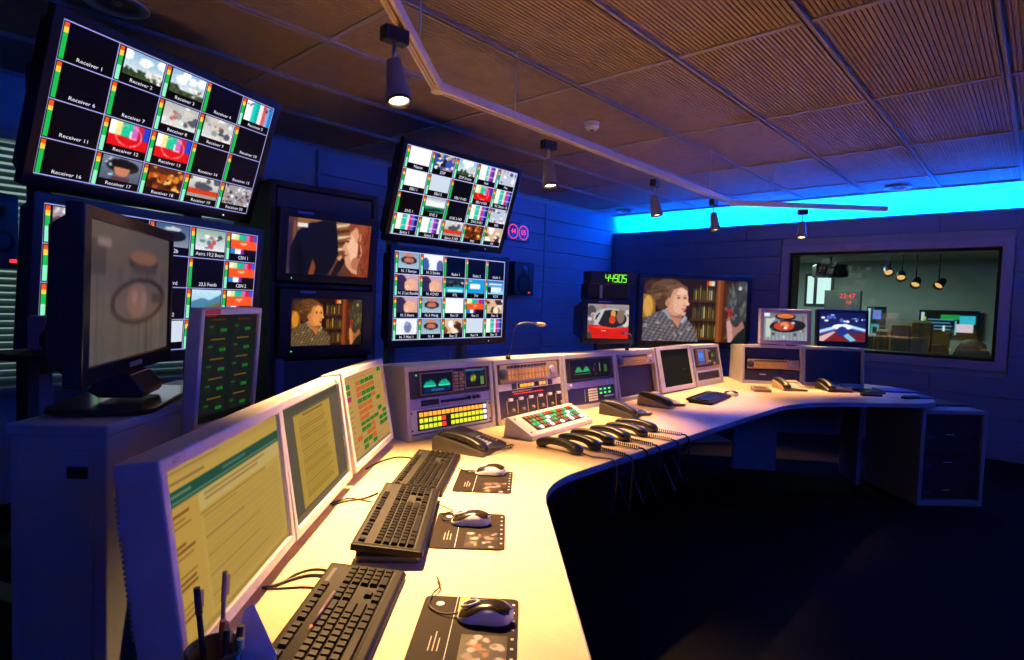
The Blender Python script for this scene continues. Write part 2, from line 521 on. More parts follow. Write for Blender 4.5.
def pic_bar(tint=(1, 1, 1)):
    """two people talking in a bar"""
    p = Pic(200, 113, (.10, .055, .03))
    p.grad((.13, .07, .04), (.08, .04, .02))
    p.rect(0, .26, .12, .64, (.55, .38, .12)); p.ell(.05, .45, .045, .17, (.80, .60, .26)); p.rect(0, .64, .1, .8, (.2, .15, .12))
    for y in (.08, .38, .68):
        for i in range(11):
            x = .475 + i * .0215
            c = np.array([(.70, .58, .22), (.42, .34, .12), (.82, .76, .52), (.34, .36, .18), (.55, .4, .2)][NR.randint(5)])
            h_ = NR.uniform(.13, .21)
            p.rect(x, y + .24 - h_, x + .013, y + .25, tuple(c * .7)); p.rect(x + .003, y + .24 - h_ - .04, x + .009, y + .25 - h_, tuple(c * .6)); p.rect(x + .003, y + .25 - h_, x + .007, y + .24, tuple(np.minimum(c * 1.15, 1)))
        p.rect(.45, y + .25, .71, y + .285, (.30, .17, .08))
    p.rect(.70, 0, .785, 1, (.46, .23, .08)); p.rect(.715, 0, .735, 1, (.60, .32, .12)); p.rect(.765, 0, .785, 1, (.30, .14, .05))
    p.rect(.60, .02, .63, .1, (.8, .15, .1)); p.rect(.65, .02, .68, .1, (.85, .8, .75)); p.rect(.625, .02, .65, .1, (.8, .7, .3))
    p.rect(.785, .05, .86, 1, (.26, .14, .07)); p.specks(8, [(.5, .3, .12), (.4, .3, .16)], .01, .02, .79, .2, .85, .95)
    # plaid shirt
    sh = [(.0, 1), (.01, .66), (.10, .56), (.20, .50), (.25, .60), (.33, .80), (.39, .60), (.46, .69), (.52, .84), (.54, 1)]
    q = Pic(200, 113, (.35, .32, .34))
    q.specks(240, [(.20, .18, .24), (.62, .58, .56), (.45, .36, .30), (.30, .30, .40), (.72, .70, .70)], .008, .02)
    for k in range(22):
        m = abs(q.x + .35 * q.y - .06 - k * .045) < .007
        q.a[m] = q.a[m] * .4 + np.array((.6, .57, .56)) * .6
        m = abs(q.y - .3 * q.x - .3 - k * .05) < .008
        q.a[m] = q.a[m] * .5 + np.array((.16, .14, .2)) * .5
    mk = Pic(200, 113, (0, 0, 0)); mk.poly(sh, (1, 1, 1))
    m = mk.a[..., 0] > .5
    p.a[m] = q.a[m]
    p.poly([(.19, .50), (.24, .48), (.30, .68), (.25, .64)], (.55, .58, .68)); p.poly([(.40, .58), (.43, .62), (.38, .72), (.36, .68)], (.62, .63, .70))
    # hair drawn back into a bun
    p.ell(.085, .15, .075, .12, (.26, .17, .10)); p.ell(.235, .21, .165, .205, (.38, .27, .17)); p.ell(.17, .34, .055, .16, (.30, .20, .12))
    for k in range(60):
        t_ = NR.uniform(0, 1)
        p.ell(.10 + .24 * t_ + NR.uniform(-.02, .02), .06 + .16 * (1 - t_) + NR.uniform(-.03, .14), NR.uniform(.02, .05), .006, [(.54, .40, .27), (.27, .18, .11), (.42, .30, .19)][NR.randint(3)], -35 + 40 * t_)
    for k in range(20):
        p.ell(.085 + NR.uniform(-.05, .05), .15 + NR.uniform(-.08, .08), .03, .006, [(.38, .26, .15), (.18, .11, .06)][NR.randint(2)], NR.uniform(-60, 60))
    # neck and face, turned half to the right
    p.poly([(.21, .47), (.33, .45), (.375, .62), (.34, .80), (.28, .66)], (.72, .50, .40)); p.poly([(.25, .54), (.37, .57), (.36, .64), (.28, .61)], (.58, .38, .30))
    p.ell(.330, .36, .098, .235, (.80, .58, .47), 5); p.ell(.355, .37, .070, .19, (.88, .67, .56), 5); p.ell(.37, .22, .05, .07, (.91, .71, .60))
    p.poly([(.415, .31), (.445, .40), (.438, .425), (.41, .425)], (.90, .69, .58)); p.poly([(.36, .54), (.415, .52), (.405, .58), (.37, .60)], (.85, .62, .51))
    p.ell(.395, .305, .020, .014, (.50, .33, .27)); p.ell(.402, .307, .009, .011, (.18, .12, .11)); p.ell(.335, .305, .020, .014, (.58, .40, .33)); p.ell(.337, .307, .009, .011, (.22, .15, .13)); p.rect(.315, .265, .355, .277, (.46, .31, .22)); p.rect(.38, .262, .412, .274, (.46, .31, .22))
    p.ell(.392, .485, .024, .014, (.72, .40, .36)); p.ell(.233, .39, .022, .06, (.76, .50, .40)); p.ell(.40, .43, .02, .012, (.74, .50, .40))
    p.poly([(.23, .30), (.25, .13), (.33, .07), (.42, .13), (.425, .20), (.36, .13), (.28, .18), (.255, .32)], (.44, .31, .20))
    # man seen from behind
    p.poly([(.83, .48), (.95, .55), (1, .8), (1, 1), (.83, 1), (.81, .72)], (.62, .42, .37)); p.poly([(.81, .66), (.86, .62), (.88, 1), (.83, 1)], (.78, .58, .54))
    p.ell(.95, .33, .145, .33, (.24, .25, .24)); p.ell(.90, .55, .06, .2, (.22, .22, .21))
    for k in range(60):
        p.ell(NR.uniform(.83, 1), NR.uniform(.05, .6), .006, NR.uniform(.03, .07), [(.34, .36, .35), (.16, .16, .16), (.42, .42, .40)][NR.randint(3)], NR.uniform(-20, 20))
    p.ell(.845, .53, .022, .085, (.70, .17, .15)); p.ell(.85, .53, .01, .05, (.5, .1, .1))
    p.poly([(.86, 1), (.92, .86), (1, .74), (1, 1)], (.10, .13, .11)); p.ell(.93, .12, .016, .028, (.92, .92, .9)); p.ell(.93, .12, .008, .014, (.6, .6, .6))
    p.blur(2); p.grain(.16)
    p.a[:] = np.clip(p.a * np.array(tint), 0, 1)
    return p

def pic_profile():
    p = Pic(150, 94, (.50, .30, .17))
    p.grad((.55, .36, .22), (.34, .19, .11)); p.rect(0, 0, .10, 1, (.30, .19, .19)); p.rect(.0, .1, .04, .9, (.2, .14, .25)); p.rect(.06, .05, .09, .95, (.50, .30, .22))
    for k in range(5):
        p.poly([(.52, .06 + .11 * k), (.72, .00 + .11 * k), (.72, .05 + .11 * k), (.52, .12 + .11 * k)], (.86, .72, .55) if k % 2 == 0 else (.30, .17, .10))
    p.poly([(.04, 1), (.03, .55), (.10, .25), (.20, .10), (.40, 0), (.55, 0), (.58, .3), (.60, .6), (.55, .8), (.48, 1)], (.045, .042, .095))
    p.ell(.3, .35, .16, .3, (.06, .055, .13)); p.poly([(.30, .70), (.335, .85), (.32, 1), (.25, 1)], (.50, .24, .10)); p.poly([(.1, .5), (.16, .4), (.2, 1), (.1, 1)], (.03, .03, .06))
    # hair, face in profile to the left, hand at the chin
    p.ell(.95, .55, .20, .75, (.48, .20, .11)); p.ell(.90, .08, .20, .13, (.52, .24, .13))
    p.poly([(.80, .06), (.735, .18), (.70, .30), (.645, .46), (.65, .50), (.685, .53), (.675, .58), (.69, .62), (.685, .69), (.705, .80), (.78, .92), (.88, .98), (.90, .5), (.88, .12)], (.84, .60, .45))
    p.poly([(.76, .2), (.72, .34), (.70, .45), (.74, .55), (.76, .7), (.82, .72), (.85, .4)], (.93, .72, .57)); p.ell(.83, .75, .06, .12, (.70, .44, .31)); p.ell(.71, .335, .022, .022, (.25, .13, .10)); p.rect(.695, .27, .75, .29, (.42, .22, .12)); p.poly([(.675, .585), (.72, .59), (.70, .62), (.685, .61)], (.62, .25, .22))
    for k in range(60):
        p.ell(NR.uniform(.84, 1), NR.uniform(0, 1), .008, NR.uniform(.06, .16), [(.62, .30, .16), (.34, .13, .07), (.56, .25, .13)][NR.randint(3)], NR.uniform(-12, 12))
    p.poly([(.60, .72), (.67, .66), (.69, .72), (.66, .82), (.60, 1), (.52, 1)], (.10, .07, .07)); p.poly([(.585, .66), (.64, .60), (.655, .64), (.62, .72)], (.82, .58, .43))
    p.rect(.10, .08, .22, .16, (.90, .86, .84))
    p.blur(2); p.grain(.10)
    return p

def pic_car():
    p = Pic(96, 76, (.45, .44, .45))
    p.grad((.6, .55, .52), (.4, .38, .4)); p.specks(14, [(.8, .78, .78), (.3, .28, .3), (.65, .45, .38)], .05, .12, 0, 0, 1, .5)
    p.ell(.55, .4, .42, .3, (.7, .7, .72)); p.ell(.57, .42, .38, .26, (.12, .12, .14)); p.poly([(.14, .6), (.35, .15), (.42, .15), (.25, .6)], (.75, .75, .76))
    p.ell(.62, .28, .06, .13, (.85, .6, .25)); p.ell(.6, .45, .08, .12, (.8, .25, .08)); p.ell(.8, .35, .1, .2, (.5, .4, .35))
    p.poly([(0, .62), (.2, .6), (.6, .68), (1, .66), (1, 1), (.08, 1)], (.83, .09, .05)); p.poly([(.05, .66), (.3, .64), (.9, .72), (.3, .72)], (.92, .25, .16)); p.rect(.33, .76, .45, .79, (.95, .7, .6))
    p.ell(.04, .95, .07, .14, (.25, .24, .2))
    p.blur(1)
    return p

def pic_mirror(grey=False):
    p = Pic(110, 96, (.5, .5, .5))
    p.grad((.42, .45, .47), (.62, .64, .66))
    for i in range(12):
        p.rect(i / 12, .5, i / 12 + .04, 1, (.5 - .02 * (i % 3), .53, .56))
    p.rect(0, 0, .14, .12, (.9, .9, .9)); p.rect(.05, .2, .16, .9, (.72, .78, .72)); p.rect(.88, .1, .93, .7, (.6, .3, .2))
    p.ell(.5, .12, .24, .13, (.08, .05, .05)); p.ell(.5, .1, .2, .09, (.85, .45, .2))
    p.ell(.55, .47, .42, .23, (.10, .09, .09), -8); p.ell(.47, .47, .24, .18, (.75, .26, .12), -6); p.ell(.48, .44, .1, .12, (.9, .55, .35)); p.ell(.5, .54, .05, .05, (.95, .9, .85)); p.specks(14, [(.5, .3, .25), (.75, .75, .75), (.3, .3, .32)], .02, .05, .1, .2, .95, .9)
    p.blur(3)
    if grey:  # reflected lamp and mirror, painted as the television's screen image
        p.grad((.33, .29, .275), (.37, .335, .315))
        for i in range(46):
            x = NR.uniform(0, 1)
            m = (abs(p.x - x) < .01) & (p.y > .3)
            p.a[m] *= NR.uniform(.86, 1.10)
        p.rect(0, .12, .16, .36, (.24, .215, .21)); p.rect(.08, .10, .22, .165, (.52, .45, .40))
        p.ell(.62, .24, .20, .085, (.20, .165, .155)); p.ell(.62, .205, .19, .06, (.50, .34, .28)); p.rect(.46, .27, .80, .33, (.27, .235, .225))
        p.ell(.58, .56, .36, .185, (.17, .14, .135), -6); p.ell(.57, .56, .31, .155, (.36, .31, .295), -6)
        p.ell(.54, .55, .13, .145, (.47, .355, .33)); p.ell(.5, .53, .035, .06, (.56, .42, .39)); p.ell(.62, .56, .04, .09, (.50, .39, .365)); p.rect(.74, .5, .92, .58, (.24, .21, .2))
        p.blur(4)
    return p

def pic_studio():
    p = Pic(110, 64, (.1, .15, .45))
    p.grad((.06, .08, .25), (.2, .25, .5)); p.poly([(0, 1), (.05, .75), (.45, .6), (1, .85), (1, 1)], (.45, .12, .12)); p.poly([(.75, .75), (1, .62), (1, 1), (.85, 1)], (.4, .12, .14))
    for k, c in ((.0, (.6, .8, .95)), (.14, (.85, .9, .98)), (.3, (.35, .55, .9))):
        p.poly([(0, .62 + k * .3), (.55, .38 + k * .3), (1, .55 + k * .25), (1, .59 + k * .25), (.55, .43 + k * .3), (0, .67 + k * .3)], c)
    p.ell(.5, .5, .22, .10, (.93, .95, .98)); p.ell(.5, .66, .12, .17, (.12, .2, .5)); p.poly([(.52, .8), (.62, .72), (.8, .95), (.68, 1)], (.45, .75, .9)); p.poly([(0, .85), (.3, .66), (.36, .68), (.1, 1), (0, 1)], (.85, .7, .7))
    p.specks(18, [(.75, .85, .97), (.3, .4, .8), (.9, .9, 1)], .02, .05, 0, .1, 1, .35)
    p.blur(1)
    return p

def pic_list(dark=True):
    p = Pic(90, 130, (.105, .115, .09))
    for cx in (.06, .52):
        for r in range(5):
            y = .04 + r * .185
            p.rect(cx + .1, y, cx + .34, y + .014, (.42, .34, .06) if r else (.36, .2, .08))
            for k in range(4):
                for j in range(2):
                    if NR.rand() < .75: p.rect(cx + .05 + j * .2, y + .035 + k * .032, cx + .05 + j * .2 + NR.uniform(.05, .12), y + .047 + k * .032, (.17, .14, .11))
            p.rect(cx + .05, y + .06, cx + .13, y + .085, (.12, .36, .12)); p.rect(cx + .25, y + .09, cx + .36, y + .12, (.10, .48, .12))
    p.rect(.485, 0, .5, 1, (.05, .06, .05)); p.rect(0, 0, .22, .012, (.6, .1, .12)); p.rect(0, .93, 1, 1, (.05, .055, .05))
    return p

def pic_web():
    p = Pic(200, 128, (.86, .69, .32))
    p.rect(0, 0, 1, .055, (.82, .66, .32)); p.rows(1, (.62, .50, .26), .02, .02, .5, .035, 1); p.rows(1, (.62, .50, .26), .02, .075, .3, .09, 1)
    p.rect(0, .125, 1, .185, (.16, .36, .27)); p.rect(.02, .145, .16, .165, (.45, .60, .48)); p.rect(.4, .145, .62, .165, (.36, .52, .42)); p.rect(0, .185, 1, .197, (.52, .62, .45)); p.rect(0, .197, 1, .21, (.22, .40, .30))
    p.rect(0, .21, .19, 1, (.84, .67, .31)); p.rect(.2, .22, .99, .32, (.88, .75, .44)); p.rows(2, (.70, .56, .28), .24, .235, .95, .3, .4, .5)
    for k in range(4): p.rows(3, (.55, .36, .16), .02, .26 + k * .17, .15, .36 + k * .17, .35, .5)
    p.rows(1, (.74, .58, .25), .2, .335, .97, .36)
    p.rows(30, (.77, .62, .29), .22, .37, .97, .93, .42, .06)
    for k in range(5): p.rows(1, (.64, .51, .25), .22, .37 + k * .12, .6 + .06 * k, .378 + k * .12, 1)
    p.rect(.99, .2, 1, 1, (.68, .58, .36)); p.rect(0, .97, 1, 1, (.74, .59, .30))
    p.blur(1)
    return p

def pic_doc():
    p = Pic(170, 110, (.38, .36, .27))
    p.rect(.16, .10, .8, .93, (.80, .65, .25)); p.rows(24, (.68, .53, .18), .23, .16, .74, .88, .45, .2); p.rect(.3, .12, .66, .135, (.52, .40, .13)); p.rect(0, .95, 1, 1, (.52, .46, .30))
    p.blur(1)
    return p

def pic_plan():
    p = Pic(150, 110, (.84, .64, .36))
    g, o = (.06, .56, .16), (.88, .46, .14)
    lay = ['.......g', 'g.oggg..', 'g.oooo..', 'm.oggg..', '..gggo..', '..ooo.g.', '..ooo...', '..oo..g.', '..gggg.g', '..ggo.gg', '.o.oo.gg', '..ggo...', '..g.g...']
    p.rows(13, (.72, .54, .30), .03, .1, .15, .9, .3, .5); p.rows(20, (.75, .57, .31), .25, .05, .95, .95, .2, .7)
    for r, row in enumerate(lay):
        for c, ch in enumerate(row):
            if ch != '.':
                p.rect(.02 + c * .122, .02 + r * .072, .02 + (c + .93) * .122, .02 + (r + .74) * .072, {'g': g, 'o': o, 'm': (.75, .08, .42)}[ch])
    p.rect(0, .96, 1, 1, (.6, .52, .4))
    return p

def pic_wave(bluebar=True):
    p = Pic(90, 70, (.012, .03, .045))
    p.rect(0, .0, 1, .05, (.03, .06, .08))
    for i in range(90):
        x = (i + .5) / 90
        if .08 < x < .46 or .54 < x < .92:
            t = ((x - .08) / .38) if x < .5 else ((x - .54) / .38)
            top = .62 - .34 * math.sin(math.pi * min(max(t, 0), 1)) ** .5 * NR.uniform(.55, 1)
            m = (abs(p.x - x) < .006) & (p.y > top) & (p.y < .68)
            p.a[m] = (.06, .62, .48)
            m = (abs(p.x - x) < .006) & (p.y > .58) & (p.y < .66)
            p.a[m] = (.15, .85, .65)
    for y in (.2, .4, .7, .85): p.rect(.04, y, .96, y + .012, (.02, .14, .20))
    p.rect(.08, .75, .92, .95, (.02, .10, .30)); p.rows(2, (.15, .45, .65), .3, .8, .8, .92, .4)
    return p

def pic_vector():
    p = Pic(70, 60, (.015, .045, .08))
    p.ell(.4, .5, .27, .36, (.05, .12, .14)); p.ell(.4, .5, .25, .33, (.015, .05, .08))
    for k in range(4):
        p.ell(.4, .5, .16 - .03 * k, .26 - .05 * k, (.25 + .17 * k, .28 + .15 * k, .05), 20 * k)
    p.rect(.39, .08, .41, .92, (.05, .18, .22)); p.rect(.1, .49, .68, .51, (.05, .18, .22))
    p.rect(.74, .1, .95, .92, (.03, .12, .16)); p.rect(.76, .42, .93, .9, (.35, .50, .15)); p.rect(.05, .02, .95, .06, (.2, .5, .55))
    return p

def pic_scope_small():
    p = Pic(80, 50, (.015, .022, .03))
    for i in range(80):
        x = (i + .5) / 80
        if .12 < x < .48: 
            t = .62 - .3 * abs(math.sin((x - .12) * 17)) * NR.uniform(.5, 1)
            p.a[(abs(p.x - x) < .007) & (p.y > t) & (p.y < .64)] = (.15, .62, .32)
    p.rect(.1, .72, .5, .76, (.2, .4, .35)); p.rect(.72, .25, .75, .7, (.45, .45, .25)); p.rect(.85, .35, .92, .75, (.2, .38, .15)); p.specks(6, [(.45, .3, .4)], .012, .018, .58, .2, .64, .85)
    return p

def lin(c):
    c = np.asarray(c)
    return np.where(c <= .04045, c / 12.92, ((c + .055) / 1.055) ** 2.4)

def pic_mesh(p, w, h, name='screen'):
    """the picture as flat cells on an upright pane (x right, z up, facing -Y); equal neighbours are merged"""
    q = np.round(np.clip(p.a, 0, 1) * 40).astype(int)
    key = q[..., 0] * 10000 + q[..., 1] * 100 + q[..., 2]
    H, W = key.shape
    active, done = {}, []
    for r in range(H):
        row = key[r]
        cut = np.flatnonzero(np.diff(row)) + 1
        st = np.concatenate([[0], cut]); en = np.concatenate([cut, [W]])
        new = {}
        for a, b in zip(st, en):
            k = (a, b, row[a])
            new[k] = active.pop(k) if k in active else r
        for (a, b, c), r0 in active.items(): done.append((a, b, r0, r, c))
        active = new
    for (a, b, c), r0 in active.items(): done.append((a, b, r0, H, c))
    D = np.array(done)
    n = len(D)
    x0, x1 = D[:, 0] / W * w - w / 2, D[:, 1] / W * w - w / 2
    z1, z0 = h - D[:, 2] / H * h, h - D[:, 3] / H * h
    V = np.zeros((n, 4, 3))
    V[:, 0, 0] = V[:, 3, 0] = x0; V[:, 1, 0] = V[:, 2, 0] = x1
    V[:, 0, 2] = V[:, 1, 2] = z0; V[:, 2, 2] = V[:, 3, 2] = z1
    me = bpy.data.meshes.new(name)
    me.vertices.add(n * 4); me.loops.add(n * 4); me.polygons.add(n)
    me.vertices.foreach_set('co', V.ravel())
    me.loops.foreach_set('vertex_index', np.arange(n * 4))
    me.polygons.foreach_set('loop_start', np.arange(n) * 4)
    me.update(calc_edges=True)
    col = lin(np.stack([D[:, 4] // 10000, D[:, 4] // 100 % 100, D[:, 4] % 100], 1) / 40)
    at = me.color_attributes.new('picture', 'FLOAT_COLOR', 'CORNER')
    c4 = np.ones((n, 4, 4)); c4[:, :, :3] = col[:, None, :]
    at.data.foreach_set('color', c4.ravel())
    return me

def rect_ring(mb, x0, x1, z0, z1, bl, br, bt, bb, y0, y1):
    """a picture-frame ring standing in the xz plane"""
    o = [(x0, z0), (x1, z0), (x1, z1), (x0, z1)]
    i = [(x0 + bl, z0 + bb), (x1 - br, z0 + bb), (x1 - br, z1 - bt), (x0 + bl, z1 - bt)]
    vs = [(p[0], y, p[1]) for y in (y0, y1) for ring in (o, i) for p in ring]
    fs = []
    for k in range(4):
        j = (k + 1) % 4
        fs += [(k, j, 4 + j, 4 + k), (8 + j, 8 + k, 12 + k, 12 + j), (k, 8 + k, 8 + j, j), (4 + k, 4 + j, 12 + j, 12 + k)]
    return mb.add(vs, fs)

def display(name, label, cat, c, az, ti, w, h, pic, bez=(.03, .03, .03, .03), depth=.08, fm=None, sm=None, group=None, back=True, deep=.035):
    """a flat screen: bezel ring, back shell and lit picture; origin at the middle of its lower edge"""
    l, r, t, b = bez
    fm = fm or M_bezel
    F = frame(c, az, ti)
    u = Vector((F[0][2], F[1][2], F[2][2]))
    F.translation = Vector(c) - u * (h / 2 + b)
    o = thing(name, label, cat, F, group)
    mb = MB()
    rect_ring(mb, -w / 2 - l, w / 2 + r, 0, h + t + b, l, r, t, b, -.008, deep)
    mb.build('bezel', fm, o, bevel=.004)
    obj('screen', pic_mesh(pic, w, h), sm or M_screen, o, Matrix.Translation((0, 0, b)))
    if back:
        MB().prism([(.012, .012), (depth, .06), (depth, h + t + b - .06), (.012, h + t + b - .012)], -w / 2 - l + .012, w / 2 + r - .012, 'x').build('back_shell', fm, o, bevel=.006)
    return o

# ================================================================== the room
XL, XR, YB, YF = -4.66, 3.0, 7.17, -2.6
CEIL = 2.638

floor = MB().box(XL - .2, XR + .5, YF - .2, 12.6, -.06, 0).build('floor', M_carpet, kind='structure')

# --- back wall with the studio window, boards as pieces
WX0, WX1, WZ0, WZ1 = -2.235, -0.335, .93, 2.03          # clear opening
mb = MB()
mb.box(XL - .2, WX0, YB + .03, YB + .35, 0, COVE_Z).box(WX1, XR + .4, YB + .03, YB + .35, 0, COVE_Z)
mb.box(WX0, WX1, YB + .03, YB + .35, 0, WZ0).box(WX0, WX1, YB + .03, YB + .35, WZ1, COVE_Z)
wall_back = mb.build('wall_back', M_wall, kind='structure')
BH = COVE_Z / 12
_bc = {}
def board(parent, name, x0, x1, z0, z1, wall, material):
    """one horizontal wall board; wall = function giving its matrix"""
    k = (round(x1 - x0, 3), round(z1 - z0, 3), material.name)
    if k not in _bc:
        m = MB()
        e = .005
        L, H = x1 - x0, z1 - z0
        m.rings([[(0, 0, 0), (L, 0, 0), (L, 0, H), (0, 0, H)], [(0, -.022, 0), (L, -.022, 0), (L, -.022, H), (0, -.022, H)], [(e, -.028, e), (L - e, -.028, e), (L - e, -.028, H - e), (e, -.028, H - e)]], smooth=False)
        _bc[k] = m.mesh(name)
    return obj(name, _bc[k], material, parent, wall(x0, z0))
wb = lambda x, z: Matrix.Translation((x, YB + .03, z))
for i in range(12):
    z0, z1 = i * BH + .003, (i + 1) * BH - .003
    spans = [(XL, WX0 - .09), (WX1 + .09, XR)] if (z1 > WZ0 - .09 and z0 < WZ1 + .09) else [(XL, XR)]
    for a, b in spans:
        n = max(1, int(round((b - a) / 1.9)))
        for k in range(n):
            board(wall_back, 'wall_board', a + (b - a) * k / n + .003, a + (b - a) * (k + 1) / n - .003, z0, z1, wb, M_board)
# recessed upper wall of the cove
MB().box(XL - .2, XR + .4, YB + .35, YB + .40, COVE_Z - .1, 2.9).build('trim_1', M_cove, kind='structure')
MB().box(XL - .2, XR + .6, YB - .02, YB + .45, 2.86, 2.9).build('trim_2', M_cove, kind='structure')
MB().box(XL, XR, YB - .03, YB, CEIL - .014, CEIL + .02).build('trim_light_lip', M_bar, kind='structure')  # lip added to keep the blue cove light off the ceiling tiles
strip = MB().box(XL + .3, XR, YB + .115, YB + .145, COVE_Z, COVE_Z + .012).build('led_strip', M_strip)
tag(strip, 'blue light strip lying in the cove above the studio window', 'light strip')
# --- left wall, boards as pieces, window with blinds
LY0, LY1, LZ0, LZ1 = -.45, 2.42, .74, 2.28
mb = MB()
mb.box(XL - .25, XL - .03, YF - .2, LY0, 0, 2.9).box(XL - .25, XL - .03, LY1, YB + .4, 0, 2.9)
mb.box(XL - .25, XL - .03, LY0, LY1, 0, LZ0).box(XL - .25, XL - .03, LY0, LY1, LZ1, 2.9)
wall_left = mb.build('wall_left', M_wall, kind='structure')
wl = lambda y, z: Matrix.Translation((XL - .03, y, z)) @ Matrix.Rotation(math.radians(90), 4, 'Z')
for i in range(13):
    z0, z1 = i * .2 + .003, (i + 1) * .2 - .003
    for k in range(3):
        a = 2.55 + k * 1.54
        board(wall_left, 'wall_board', a + .003, a + 1.534, z0, z1, wl, M_board)
win1 = MB()
rect_ring(win1, LY0, LY1, LZ0, LZ1, .05, .05, .05, .05, -.02, .06)
window_1 = win1.build('window_1', M_frame, M=wl(0, 0), kind='structure')
MB().box(LY0 + .04, LY1 - .04, .05, .055, LZ0 + .04, LZ1 - .04).build('pane', emit('pane_glow', (.42, .62, .58), .55), window_1)  # pane made to glow so that teal light comes through the slats
MB().box(LY0 - .03, LY1 + .03, -.12, .0, LZ0 - .04, LZ0).build('window_sill', mat('sill_white', (.6, .62, .62), .5), window_1, bevel=.004)
blind = thing('venetian_blind', 'pale green horizontal slat blind behind the receiver screens', 'blind', wl((LY0 + LY1) / 2, LZ0))
BW = (LY1 - LY0) / 2 - .06
MB().box(-BW, BW, -.075, -.03, LZ1 - LZ0 - .05, LZ1 - LZ0 - .01).build('head_rail', M_blind, blind)
sl = MB()
sl.rings([[(x, -.030, .012), (x, -.045, .010), (x, -.062, -.004), (x, -.072, -.020), (x, -.071, -.022), (x, -.061, -.006), (x, -.044, .008)] for x in (-BW, BW)], smooth=False)
slm = sl.mesh('slat')
for k in range(34):
    obj('slat', slm, M_blind, blind, Matrix.Translation((0, 0, .04 + k * .043)))
for x in (-BW * .7, 0, BW * .7):
    MB().tube([(x, -.074, .02), (x, -.074, LZ1 - LZ0 - .04)], .0015, 5).build('cord', M_blind, blind)

# --- right wall with its cove, wall behind the camera
wall_right = MB().box(XR, XR + .32, YF - .2, YB + .4, 0, COVE_Z).build('wall_right', M_wall, kind='structure')
MB().box(XR + .30, XR + .36, YF - .2, YB + .4, COVE_Z - .1, 2.9).build('trim_3', M_cove, kind='structure')
MB().box(XR - .02, XR + .36, YF - .2, YB - .02, 2.86, 2.9).build('trim_4', M_cove, kind='structure')
strip2 = MB().box(XR + .1, XR + .13, YF + .3, YB - .2, COVE_Z, COVE_Z + .012).build('led_strip', M_strip)
tag(strip2, 'blue light strip lying in the cove of the right-hand wall', 'light strip')
wall_front = MB().box(XL - .2, XR + .4, YF - .2, YF, 0, 2.9).build('wall_front', M_wall, kind='structure')
MB().box(XL, XR, YB + .005, YB + .029, .0, .06).build('baseboard_back', M_dark, kind='structure')

# --- ceiling: slab, ribbed tiles and the bars between them
ceiling = MB().box(XL - .2, XR + .0, YF - .2, YB, 2.70, 2.76).build('ceiling', M_blackmat, kind='structure')
GX0, GA = -2.099, .6249
GY0, GB = 2.797, 1.2498
def rib_tile(lx, ly):
    m = MB()
    n = int(round(lx / .0215))
    pr = []
    for k in range(n):
        x = k * lx / n
        d = lx / n
        pr += [(x, .0), (x + d * .48, .0), (x + d * .58, .0045), (x + d * .9, .0045)]
    pr.append((lx, 0))
    vs = [(x, y, z) for y in (0, ly) for x, z in pr]
    k = len(pr)
    m.add(vs, [(i, i + k, i + k + 1, i + 1) for i in range(k - 1)])
    return m.mesh('ceiling_tile')
_tile = {}
xs = [GX0 + i * GA for i in range(-5, 10)]
ys = [GY0 + j * GB for j in range(-5, 5)]
xs = [XL] + [x for x in xs if XL + .08 < x < XR - .08] + [XR]
ys = [YF] + [y for y in ys if YF + .08 < y < YB - .08] + [YB]
g = .013
for i in range(len(xs) - 1):
    for j in range(len(ys) - 1):
        lx, ly = xs[i + 1] - xs[i] - 2 * g, ys[j + 1] - ys[j] - 2 * g
        k = (round(lx, 3), round(ly, 3))
        if k not in _tile: _tile[k] = rib_tile(lx, ly)
        obj('ceiling_tile', _tile[k], M_tile, ceiling, Matrix.Translation((xs[i] + g, ys[j] + g, CEIL + .004)))
def tbar(L):
    m = MB()
    m.box(-.015, .015, 0, L, -.004, .004).box(-.006, .006, 0, L, .004, .05).box(-.015, -.012, 0, L, -.014, -.004).box(.012, .015, 0, L, -.014, -.004)
    return m
lb = tbar(YB - YF).mesh('ceiling_bar')
for x in xs:
    obj('ceiling_bar', lb, M_bar, ceiling, Matrix.Translation((x, YF, CEIL)))
_cb = {}
for y in ys:
    for i in range(len(xs) - 1):
        L = round(xs[i + 1] - xs[i] - .030, 3)
        if L not in _cb:
            m = MB(); m.box(0, L, -.016, .016, -.004, .004).box(0, L, -.005, .005, .004, .05)
            _cb[L] = m.mesh('cross_bar')
        obj('cross_bar', _cb[L], M_bar, ceiling, Matrix.Translation((xs[i] + .015, y, CEIL + .001)))

# ceiling fittings
def downlight(px_, py_, label):
    p = onz(px_, py_, CEIL)
    t = thing('recessed_downlight', label, 'downlight', Matrix.Translation((p.x, p.y, CEIL - .004)), 'unlit downlights in the ceiling')
    MB().lathe([(.085, .0), (.125, -.003), (.128, -.008), (.12, -.012), (.09, -.008), (.082, .02)], 32, caps=False).build('trim_ring', M_white, t)
    MB().lathe([(.083, .0), (.06, .028), (.02, .034)], 24, caps=False).build('reflector', M_alu, t)
    MB().lathe([(.022, .004), (.02, -.002), (.004, -.004)], 12).build('bulb', M_white, t)
downlight(898, 187, 'round recessed downlight in the ceiling above the studio window')
downlight(626, 211, 'round recessed downlight in the ceiling by the left corner')
downlight(117, 3, 'round recessed downlight above the leftmost receiver screen')
p = onz(592, 122, CEIL)
t = thing('smoke_detector', 'round smoke detector on the orange-lit ceiling', 'smoke detector', Matrix.Translation((p.x, p.y, CEIL)))
MB().lathe([(.055, 0), (.055, -.012), (.05, -.018)], 24).build('mounting_plate', M_white, t)
MB().lathe([(.05, -.018), (.052, -.035), (.042, -.05), (.02, -.056), (.002, -.057)], 24).build('housing', M_panelw, t)
MB().lathe([(.014, -.056), (.013, -.062), (.002, -.064)], 12).build('sensor_cap', M_dark, t)
p = onz(384, 148, CEIL)
